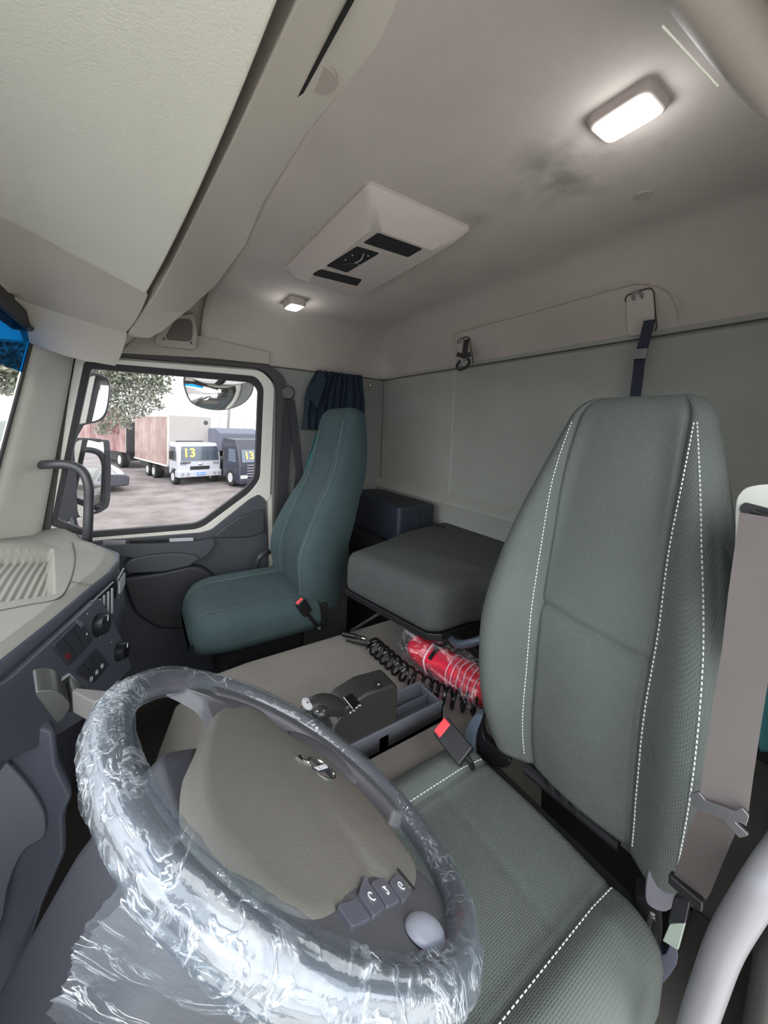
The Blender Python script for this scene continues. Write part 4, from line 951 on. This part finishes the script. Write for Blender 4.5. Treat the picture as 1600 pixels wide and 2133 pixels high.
text_mesh('+', .010, at(661, 1482, z=-.539), (0, -1, 0), (1, 0, 0), .0003).build('mark', WHITEL, gs)
text_mesh('-', .010, at(674, 1480, z=-.539), (0, -1, 0), (1, 0, 0), .0003).build('mark', WHITEL, gs)

# ------------------------------------------------------------------ belts
bt_ = thing('seat_belt', 'wide taupe driver seat belt with metal tongue, hanging from the pillar guide', 'seat belt', (.15, -.6, -.6))
bpts = [at(1590, 1075, y=-.60), at(1583, 1130, y=-.595), at(1566, 1250, y=-.59), at(1553, 1370, y=-.58), at(1535, 1480, y=-.57), at(1517, 1600, y=-.56), at(1505, 1690, y=-.555)]
MB().ribbon(bpts, V(1, .15, .1), [.040]*len(bpts), .0018).build('shoulder_webbing', WEB, bt_)
b2 = [at(1500, 1690, y=-.555), at(1470, 1760, y=-.57), at(1445, 1830, y=-.585), at(1428, 1862, y=-.59)]
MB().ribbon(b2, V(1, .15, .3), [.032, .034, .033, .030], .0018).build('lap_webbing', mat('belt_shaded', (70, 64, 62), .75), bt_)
tp = [at(*p, y=-.548) for p in ((1436, 1655), (1455, 1650), (1470, 1668), (1530, 1690), (1545, 1682), (1560, 1700), (1556, 1716), (1530, 1712), (1560, 1740), (1540, 1746), (1505, 1706), (1470, 1694), (1446, 1682))]
MB().loft([round_poly(tp, .002, 3), [p+V(.0, -.004, 0) for p in round_poly(tp, .002, 3)]]).build('tongue', STEEL, bt_, bevel=.001)
MB().box(at(1430, 1855, y=-.585), (.036, .012, .014)).build('anchor_sleeve', BLACK, bt_, bevel=.003)
MB().prism([at(1403, 1868, y=-.588), at(1440, 1868, y=-.588), at(1428, 1925, y=-.588), at(1390, 1925, y=-.588)], (0, -.01, 0)).build('anchor_plate', mat('anchor_dark', (52, 52, 56), .25, .6, bump=(60, 1, 'noise')), bt_, bevel=.002)
MB().prism([at(1428, 1920, y=-.59), at(1412, 1980, y=-.59), at(1380, 1960, y=-.59), at(1395, 1925, y=-.59)], (0, -.006, 0)).build('clip_tab', mat('clip_green', (150, 162, 150), .4), bt_, bevel=.001)
# pillar trim with guide slot
pt_ = [(1531, 1060), (1534, 1035), (1550, 1016), (1575, 1010), (1680, 1003), (1680, 1400), (1560, 1400), (1534, 1300), (1530, 1180)]
p = round_poly([at(*q, y=-.64) for q in pt_], .006, 4)
MB().loft([p, [q+V(-.01, -.10, -.01) for q in p]]).build('trim_13', mat('pillar_cream', (178, 180, 172), .55), kind='structure', bevel=.006)
sl = smooth_poly([at(*q, y=-.637) for q in ((1541, 1058), (1550, 1048), (1566, 1050), (1640, 1072), (1640, 1092), (1580, 1082), (1556, 1078), (1545, 1070))], 4)
MB().loft([sl, [q+V(0, -.01, 0) for q in sl]]).build('belt_guide', BLACK, bt_)
MB().tube([at(1563, 1072, y=-.625), at(1640, 1096, y=-.625)], .006, 10).build('guide_roller', GLOSSB, bt_)
# passenger belt
pb_ = thing('seat_belt', 'dark passenger seat belt hanging on the pillar beside the far window', 'seat belt', (1.82, -.62, -.5))
MB().cyl(at(600, 818, x=1.86), at(600, 818, x=1.835), .034, 24).build('anchor_cap', BLACK, pb_, bevel=.006)
MB().ribbon([at(602, 832, x=1.83), at(598, 900, x=1.825), at(592, 1000, x=1.82), at(584, 1100, x=1.81), at(578, 1190, x=1.80)], V(0, 1, 0), .045, .002).build('webbing', WEBD, pb_)
MB().ribbon([at(606, 834, x=1.825), at(616, 910, x=1.80), at(624, 980, x=1.77), at(612, 1100, x=1.70)], V(0, 1, 0), .040, .002).build('webbing', WEBD, pb_)
# curtain
ct = thing('curtain', 'dark teal gathered curtain hanging behind the passenger seat back', 'curtain', (1.80, -.88, -.1))
def curt(u, v):
    z = .283-.30*v; wid = .25+.10*math.sin(min(1, v*1.6)*1.57); yc = -.885+.03*v
    fold = math.sin(u*2*math.pi*9+v*2+2*nse((u*4, v, 0), 1, 3))*.013*(1-.3*v)+nse((u*9, v*3, 0), 1, 2)*.02
    return V(1.79-.03*v+fold, yc+wid*(.5-u), z)
MB().grid(curt, 160, 40).build('cloth', CURT, ct, solid=.002, ang=180)
MB().prism([at(645, 830, x=1.74), at(668, 770, x=1.76), at(680, 790, x=1.74), at(662, 850, x=1.72)], (.01, 0, 0)).build('tie_band', CURT, ct)
def tail(u, v):
    a = at(658, 905, x=1.70).lerp(at(580, 1180, x=1.72), v); return a+V(.012*math.sin(u*7+v*3), -.05*u*(1-.4*v), 0)+V(0, .0, 0)
MB().grid(tail, 20, 30).build('curtain_tail', CURTL, ct, solid=.002, ang=180)
for p in ((661, 793), (771, 803)): MB().ball(at(*p, x=1.765), .008, 8).build('stud', CHROME, ct)
MB().grid(lambda u, v: at(1572+14*v, 1395+165*v, y=-.9)+V(-.06*u, .0, 0)+V(0, .01*math.sin(u*9+v*2), 0), 24, 20).build('curtain', CURTL, solid=.002, ang=180, label='pale teal curtain edge behind the driver seat belt at the frame edge', cat='curtain')

# ------------------------------------------------------------------ driver's door side: handle, seal, roof rail
MB().tube(smooth_poly([at(1640, 1760, y=-.60), at(1600, 1820, y=-.56), at(1562, 1880, y=-.545), at(1512, 1965, y=-.54), at(1478, 2055, y=-.54), at(1450, 2140, y=-.54), at(1420, 2250, y=-.55)], 8, False), .0155, 20).build('entry_handle', SILV, label='thick silver grey entry handle at the driver door opening', cat='handle')
MB().tube([at(1700, 1850, y=-.62), at(1610, 2000, y=-.62), at(1580, 2180, y=-.62)], .016, 12).build('trim_14', mat('seal_grey', (52, 50, 48), .5), kind='structure')
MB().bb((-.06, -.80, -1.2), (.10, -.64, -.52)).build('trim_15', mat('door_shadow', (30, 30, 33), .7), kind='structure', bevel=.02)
MB().bb((.10, -.95, -1.0), (.24, -.45, -.93)).build('trim_16', mat('step_cover', (96, 92, 88), .7), kind='structure', bevel=.02)
hd = thing('roof_grab_rail', 'rounded taupe grab rail on the ceiling above the driver door', 'handle', (.14, -.45, .4))
MB().tube(smooth_poly([V(.155, -.25, .43), V(.150, -.36, .405), V(.145, -.46, .40), V(.13, -.58, .385), V(.10, -.70, .36)], 8, False), .024, 18, flat=1).build('grab_bar', TAUPE, hd)
MB().tube([V(.176, -.41, .386), V(.165, -.52, .38)], .0011, 8).build('edge_strip', CREAM, hd)

# ------------------------------------------------------------------ outside
GZ = -3.0
b = MB(); b.add([V(-40, -60, GZ), V(120, -60, GZ), V(120, 60, GZ), V(-40, 60, GZ)], [(0, 1, 2, 3)])
b.build('ground', mat('gravel_yard', (98, 89, 86), .95, rgb2=(124, 116, 114), var=.06, vscale=.9, bump=(6, .8, 'noise')), kind='structure')
MB().bb((-14, -9, GZ), (-.2, 9, GZ+.06)).build('trim_20', mat('pale_concrete', (225, 222, 214), .9, var=.04), kind='structure')      # unseen pale apron by the driver's door, added to bounce daylight to the ceiling
# mirrors
def shape(pix, x): return [at(*p, x=x) for p in pix]
def mirror(label, pix, gpix, x, depth, gx, r=.015, slant=V(0, 0, 0), arm=None):
    t = thing('door_mirror', label, 'mirror', tuple(at(*pix[0], x=x)), 'outside mirrors')
    o = smooth_poly(shape(pix, x), 5); c = sum(o, V(0, 0, 0))/len(o)
    MB().loft([o, [c+(p-c)*1.0+V(depth*.3, 0, 0) for p in o], [c+(p-c)*.8+V(depth, depth*.2, 0) for p in o]]).build('housing', MIRB, t, bevel=.004, ang=60)
    gq = smooth_poly(shape(gpix, gx), 5); MB().loft([gq, [p+V(.003, 0, 0)+slant*.0 for p in gq]]).build('mirror_glass', MIRR, t)
    if arm: MB().tube([at(px, py, x=xx) for px, py, xx in arm], .013, 10).build('arm', MIRB, t)
    return t
mirror('tall rectangular outside mirror beside the windscreen pillar', [(118, 915), (160, 912), (215, 916), (229, 930), (229, 1040), (215, 1064), (190, 1073), (165, 1078), (118, 1078)], [(158, 922), (205, 922), (216, 932), (217, 1040), (208, 1058), (190, 1068), (164, 1072), (160, 1000)], 2.13, .08, 2.115, arm=[(150, 1075, 2.15), (158, 1100, 2.1), (185, 1112, 1.98)])
mirror('small convex outside mirror above the tall mirror', [(160, 800), (178, 776), (215, 782), (229, 800), (226, 845), (216, 872), (190, 882), (155, 880)], [(180, 802), (193, 783), (218, 790), (226, 805), (222, 845), (212, 868), (190, 878), (158, 876)], 2.13, .07, 2.115, arm=[(170, 880, 2.15), (150, 915, 2.15)])
t = thing('kerb_mirror', 'wide half-moon kerb mirror hanging over the passenger window top', 'mirror', tuple(at(455, 790, x=2.05)))
KM = [(383, 786), (392, 780), (455, 783), (522, 789), (529, 798), (524, 822), (505, 842), (470, 854), (430, 852), (398, 838), (384, 808)]
o = smooth_poly(shape(KM, 2.05), 6); c = sum(o, V(0, 0, 0))/len(o)
MB().loft([o, [p+V(.015, 0, 0) for p in o], [c+(p-c)*.75+V(.05, 0, .01) for p in o]]).build('housing', mat('housing_grey', (84, 92, 100), .4), t, ang=60)
def km(u, v):
    a = 2*math.pi*u; i = u*len(o); k = int(i) % len(o); e = o[k].lerp(o[(k+1) % len(o)], i-int(i)); q = c+(e-c)*.96*v
    return q+V(-.003-.03*(1-v*v), 0, 0)
MB().grid(km, 66, 16, cu=True).build('mirror_glass', MIRR, t, ang=180)
MB().tube([at(465, 784, x=2.08), at(468, 765, x=1.95)], .02, 10).build('arm', MIRB, t)

WH = mat('truck_white', (164, 165, 172), .35); BOXS = mat('box_side', (150, 124, 116), .7, rgb2=(172, 152, 146), vscale=1.2, var=.1); BOXF = mat('box_front', (140, 136, 132), .7)
TYRE = mat('tyre', (30, 29, 30), .9); RIMW = mat('truck_rim', (170, 170, 172), .5); TG = mat('truck_glass', (58, 66, 76), .1, spec=.8); BLU = mat('blue_tarp', (30, 80, 170), .7)
YEL = mat('yellow_digits', (240, 205, 90), .6); DK = mat('truck_dark', (44, 44, 56), .3); GRL = mat('grille_black', (24, 24, 26), .5)
class Fr:
    """local frame: s=length backwards, w=across (away from the passenger's side view), h=up"""
    def __init__(s_, o, r, w_): s_.o = Vector(o); s_.r = Vector(r).normalized(); s_.w = Vector(w_).normalized()
    def __call__(s_, s, w_, h): return s_.o+s_.r*s+s_.w*w_+V(0, 0, h)
    def box(s_, mb, a, b_):
        p = [s_(x, y, z) for x, y, z in [(a[0], a[1], a[2]), (b_[0], a[1], a[2]), (b_[0], b_[1], a[2]), (a[0], b_[1], a[2]), (a[0], a[1], b_[2]), (b_[0], a[1], b_[2]), (b_[0], b_[1], b_[2]), (a[0], b_[1], b_[2])]]
        return mb.add(p, [(0,3,2,1),(4,5,6,7),(0,1,5,4),(1,2,6,5),(2,3,7,6),(3,0,4,7)])
    def quad(s_, pts, th): # pts list of (s,w,h), thickness vector local
        n = s_(*th)-s_(0, 0, 0); return MB().prism([s_(*p) for p in pts], n)
def wheel_at(fr, s, w0, w1, r, par):
    wl = MB().cyl(fr(s, w0, r), fr(s, w1, r), r, 24).build('truck_wheel', TYRE, par, bevel=.04)
    MB().cyl(fr(s, w0-.01, r), fr(s, w0+.05, r), r*.55, 20).build('hub', RIMW, wl)
def facing(fr): return (fr.w*-1), V(0, 0, 1)
A = Fr((19.86, -1.65, GZ), (1, .26, 0), (.26, -1, 0))
tk = thing('box_truck', 'white box truck with yellow 13 on its windscreen, centre of the yard', 'truck', tuple(A(0, 1, 0)))
WT = 2.0
b = MB(); A.box(b, (1.15, -.02, .78), (6.6, WT+.0, 3.28)); b.build('cargo_box', BOXF, tk, bevel=.02)
b = MB()
for k in range(36): A.box(b, (1.25+k*.147, -.05, .86), (1.32+k*.147, -.02, 3.2))
b.build('corrugated_side', BOXS, tk)
b = MB()
for h0, h1 in ((.78, .86), (3.2, 3.28)): A.box(b, (1.15, -.06, h0), (6.6, 0, h1))
A.box(b, (1.15, -.06, .78), (1.22, 0, 3.28)); b.build('box_edging', mat('edging', (190, 182, 176), .5), tk)
cab = MB(); prof_c = [(0, .38), (0, 1.08), (.12, 1.85), (.22, 1.98), (1.1, 2.0), (1.1, .5), (.85, .5), (.8, .75), (.3, .75), (.25, .38)]
cab.prism([A(s, 0, h) for s, h in prof_c], A(0, WT, 0)-A(0, 0, 0)); cab.build('cab', WH, tk, bevel=.03)
A.quad([(.012-.02, .14, 1.16), (.012-.02, WT-.1, 1.16), (.115-.02, WT-.16, 1.83), (.115-.02, .18, 1.83)], (-.02, 0, 0)).build('windscreen', TG, tk)
A.quad([(.25, -.01, 1.15), (.95, -.01, 1.15), (.95, -.01, 1.8), (.32, -.01, 1.8)], (0, -.015, 0)).build('side_window', TG, tk)
b = MB(); A.box(b, (-.12, -.02, .38), (.3, WT+.02, .68)); b.build('bumper', WH, tk, bevel=.03)
b = MB(); A.box(b, (-.03, .55, .72), (.0, 1.45, .88)); b.build('grille', GRL, tk)
b = MB(); A.box(b, (-.14, .82, .46), (-.11, 1.22, .58)); b.build('number_plate', mat('plate_blue', (40, 110, 190), .5), tk)
text_mesh('ABC1234', .09, A(-.145, 1.02, .52), A.w, (0, 0, 1), .002).build('plate_text', WHITEL, tk)
for w_ in (.18, .42, 1.66, 1.88): MB().cyl(A(-.14, w_, .52), A(-.1, w_, .52), .07, 16).build('headlamp', mat('lamp_grey', (130, 130, 136), .2), tk)
for w_ in (.1, 1.62): b = MB(); A.box(b, (-.015, w_, .96), (.01, w_+.3, 1.08)); b.build('air_slot', mat('slot_grey', (120, 122, 128), .5), tk)
def yard_text(txt, size, pos, fr, m, par, name='lettering', bold=.0, lean=0): text_mesh(txt, size, pos, fr.w, V(0, 0, 1)+fr.r*lean, .004, bold).build(name, m, par)
yard_text('13', .58, A(.025, .52, 1.51), A, YEL, tk, 'number_decal', .012, .17)
yard_text('CARGO', .13, A(-.02, .34, 1.06), A, BLACK, tk, bold=.004)
MB().ball(A(-.01, 1.0, .98), (.02, .12, .06), 8).build('badge', STEEL, tk)
MB().ball(A(1.13, 1.72, 2.98), (.01, .11, .11), 8).build('round_mark', GRL, tk)
b = MB(); A.box(b, (1.13, .3, 2.0), (1.15, 1.6, 2.05)); A.box(b, (.2, -.28, 1.25), (.3, -.10, 1.62)); A.box(b, (.2, WT+.08, 1.3), (.3, WT+.22, 1.6)); b.build('truck_mirrors', GRL, tk)
b = MB(); A.box(b, (1.2, .2, .5), (6.4, 1.8, .8)); b.build('chassis', GRL, tk)
wheel_at(A, .55, -.02, .25, .36, tk); wheel_at(A, .55, WT-.27, WT, .36, tk); wheel_at(A, 4.3, -.02, .4, .36, tk); wheel_at(A, 3.3, -.02, .4, .36, tk)
# red-brown trailer behind
B = Fr(A(8.2, 2.4, 0), (1, .26, 0), (.26, -1, 0)); B.o = at(262, 960, x=27.5); B.o.z = GZ; B.r = Vector((1, .36, 0)).normalized(); B.w = Vector((.36, -1, 0)).normalized()
tr_ = thing('trailer', 'faded red-brown lettered trailer behind the white box truck', 'trailer', tuple(B.o))
b = MB(); B.box(b, (0, 0, 1.0), (9, 2.4, 3.75)); b.build('body', mat('trailer_pale', (212, 204, 205), .7), tr_, bevel=.02)
b = MB()
for k in range(40): B.box(b, (.05+k*.22, -.05, 1.0), (.18+k*.22, 0, 3.7))
b.build('side_panels', mat('trailer_red', (132, 92, 90), .8, rgb2=(170, 148, 144), vscale=.8, var=.15), tr_)
b = MB(); B.box(b, (-.1, 0, .9), (0, 1.2, 2.9)); b.build('dark_front', GRL, tr_)
text_mesh('TRANSPORTA', .62, B(2.6, -.09, 3.3), B.r*-1, (0, 0, 1), .01, .02).build('lettering', mat('letter_red', (84, 40, 44), .8), tr_)
text_mesh('LITORS', .95, B(2.4, -.09, 2.4), B.r*-1, (0, 0, 1), .01, .03).build('lettering', mat('letter_brown', (96, 58, 52), .8), tr_)
wheel_at(B, 1.0, 0, .4, .5, tr_); wheel_at(B, 7.0, 0, .4, .5, tr_)
b = MB(); B.box(b, (0, .2, .5), (9, 2.2, 1.0)); b.build('chassis', GRL, tr_)
# dark lorry on the right
D = Fr(at(496, 1017, z=GZ), (1, .26, 0), (.26, -1, 0))
dk = thing('dark_truck', 'dark lorry with yellow 13 on its windscreen, at the window edge', 'truck', tuple(D.o))
b = MB(); b.prism([D(s, 0, h) for s, h in [(-.1, .3), (-.1, 1.1), (.1, 1.75), (.35, 2.25), (1.6, 2.3), (1.6, .4)]], D(0, 2.2, 0)-D(0, 0, 0)); b.build('cab', DK, dk, bevel=.05)
D.quad([(-.10, .12, 1.2), (-.10, 2.1, 1.2), (.09, 2.05, 1.78), (.09, .16, 1.78)], (-.02, 0, 0)).build('windscreen', mat('lorry_glass', (84, 92, 106), .15), dk)
D.quad([(.2, -.01, 1.2), (.95, -.01, 1.2), (.95, -.01, 1.8), (.3, -.01, 1.8)], (0, -.02, 0)).build('side_window', mat('lorry_glass', (84, 92, 106), .15), dk)
yard_text('13', .5, D(-.05, .50, 1.5), D, YEL, dk, 'number_decal', .012, .33)
for k in range(5): b = MB(); D.box(b, (-.16, .35, .5+k*.13), (-.1, 1.9, .56+k*.13)); b.build('grille_bar', STEEL, dk, bevel=.01)
for w_ in (.05, 1.8): b = MB(); D.box(b, (-.17, w_, .45), (-.1, w_+.32, .6)); b.build('headlamp', RIMW, dk)
b = MB(); D.box(b, (-.2, 0, .2), (.3, 2.2, .42)); b.build('bumper', DK, dk, bevel=.04)
wheel_at(D, .75, -.02, .3, .42, dk); wheel_at(D, .75, 1.9, 2.2, .42, dk)
b = MB(); b.prism([D(s, 0, h) for s, h in [(1.9, 1.6), (1.9, 2.5), (2.6, 2.75), (7, 2.5), (7, 1.4)]], D(0, 2.2, 0)-D(0, 0, 0)); b.build('load_tarp', mat('tarp_grey', (86, 88, 100), .8), dk, bevel=.05)
b = MB(); D.box(b, (.4, .2, 1.0-.6), (7, 2.0, 1.5-.5)); b.build('chassis', GRL, dk)
# blue barrel behind the box truck
MB().ball(at(452, 915, x=23), (.35, .35, .45), 10).build('blue_tarpaulin', BLU, label='blue bundle showing between the white truck and the dark lorry', cat='tarpaulin')
# white van front at left
C = Fr(at(262, 1024, z=GZ), (-.25, 1, 0), (1, .2, 0))
vn = thing('white_van', 'white van nose with dark bumper beside the tall mirror', 'van', tuple(C.o))
b = MB(); b.prism([C(s, 0, h) for s, h in [(.0, .55), (.08, .85), (.45, 1.12), (1.1, 1.32), (1.9, 1.9), (5, 2.1), (5, .4), (.1, .4)]], C(0, 1.9, 0)-C(0, 0, 0)); b.build('body', WH, vn, bevel=.08, seg=4)
b = MB(); b.prism([C(s, -.03, h) for s, h in [(-.12, .25), (-.14, .62), (.0, .70), (.9, .80), (1.3, .8), (1.3, .22)]], C(0, 1.96, 0)-C(0, 0, 0)); b.build('bumper', mat('van_bumper', (52, 52, 60), .6), vn, bevel=.06)
C.quad([(.05, -.02, .74), (.4, -.02, .98), (.5, -.02, 1.02), (.3, -.02, .76)], (0, -.02, 0)).build('headlamp', mat('lamp_clear', (190, 194, 200), .1), vn)
# utility pole
pl_ = thing('utility_pole', 'slim grey utility pole behind the dark lorry', 'pole', (24, -4.5, GZ))
MB().tube([at(472, 1000, x=25), at(473, 930, x=25), at(477, 860, x=25), at(478, 810, x=25)], .09, 8).build('pole', mat('pole_grey', (120, 114, 112), .8), pl_)
for (px, py), nm in (((457, 868), 0), ((510, 872), 1)):
    MB().tube([at(px, py+60, x=30), at(px, py+8, x=30), at(px-3 if nm == 0 else px+3, py, x=30)], .04, 6).build('street_lamp', mat('lamp_post_grey', (150, 148, 150), .7), label='thin lamp post against the sky, '+('just left of the utility pole' if nm == 0 else 'right of the utility pole'), cat='lamp post')
# trees
LEAF = mat('leaf', (88, 96, 80), .7, rgb2=(128, 128, 112), vscale=2); BARK = mat('bark', (70, 62, 56), .9)
def tree(label, trunk, blobs, n, size):
    t = thing('tree', label, 'tree', tuple(trunk[0]))
    MB().tube(trunk, [.25-.03*k for k in range(len(trunk))], 8).build('trunk', BARK, t)
    mb = MB()
    tot = sum(r**2 for _, r in blobs)
    for c, r in blobs:
        for _ in range(int(n*r*r/tot)):
            d = Vector([random.gauss(0, 1) for _ in range(3)]).normalized()*r*(random.random()**.45); p = c+V(d.x, d.y, d.z*.8)
            a = Vector([random.gauss(0, 1) for _ in range(3)]).normalized()*size; b_ = a.cross(Vector([random.gauss(0, 1) for _ in range(3)])).normalized()*size*.5
            mb.add([p-a, p+b_, p+a, p-b_], [(0, 1, 2, 3)])
    mb.build('foliage', LEAF, t, smooth=False); return t
def T(px, py, x): return at(px, py, x=x)
def br(mb, a, b_, r): mb.tube([a, a.lerp(b_, .5)+V(0, 0, .2), b_], [r, r*.7, r*.4], 6)
tree('leafy tree hanging over the yard above the trailer', [V(14, 5.2, GZ), V(14, 5, 0), V(13, 4.3, 2.0), V(12.6, 3.6, 2.8)],
     [(T(250, 800, 13), .75), (T(300, 800, 13), .55), (T(330, 790, 13), .45), (T(285, 845, 13), .45), (T(235, 850, 13), .6), (T(315, 825, 13), .35), (T(200, 780, 13), .9), (T(170, 800, 13), .9), (T(230, 740, 13), 1.0), (T(260, 880, 13), .28), (T(215, 890, 13), .3), (T(330, 845, 13), .2), (T(345, 815, 13), .2)], 6800, .060)
tree('tree whose crown shows through the blue tinted top of the windscreen', [V(7, 5.5, GZ), V(7.1, 4.8, 0), V(7.0, 2.4, 1.6)],
     [(T(20, 740, 7), .45), (T(-20, 760, 7), .5), (T(45, 775, 7), .18), (T(10, 800, 7), .2), (T(-60, 700, 7), .8), (T(60, 700, 7), .5)], 4200, .045)
b = MB(); 
for k in range(9):
    p = at(60+70*k, 905+random.uniform(-6, 4), x=60); b.ball(V(p.x, p.y, -3.2), (6, 6, 1.9+random.random()), 8)
b.build('distant_hill', mat('far_green', (104, 108, 104), .9), label='low dark treeline on the horizon behind the trucks', cat='treeline', kind='stuff')
# vehicles standing behind this cab, seen only in the mirrors
for k, (x, y, hgt, lab) in enumerate([(5.2, -8.5, 2.9, 'white lorry reflected in the tall mirror, nearer one'), (9.2, -14, 3.2, 'white lorry reflected in the tall mirror, farther one')]):
    G = Fr((x, y, GZ), (.15, -1, 0), (1, .15, 0)); t = thing('parked_lorry', lab, 'truck', (x, y, GZ))
    b = MB(); b.prism([G(s, 0, h) for s, h in [(0, .45), (0, 1.3), (.2, 2.3), (.5, hgt-.2), (2, hgt), (2, .45)]], G(0, 2.3, 0)-G(0, 0, 0)); b.build('cab', WH, t, bevel=.08)
    G.quad([(-.0, .15, 1.35), (0, 2.15, 1.35), (.18, 2.1, 2.2), (.18, .2, 2.2)], (-.03, 0, 0)).build('windscreen', TG, t)
    b = MB(); G.box(b, (-.05, .6, .6), (0, 1.7, 1.1)); b.build('grille', GRL, t)
    wheel_at(G, 1.0, -.02, .3, .5, t); wheel_at(G, 1.0, 2.0, 2.32, .5, t)
    b = MB(); G.box(b, (2.2, 0, .9), (9, 2.4, 3.6)); b.build('cargo_box', WH, t)
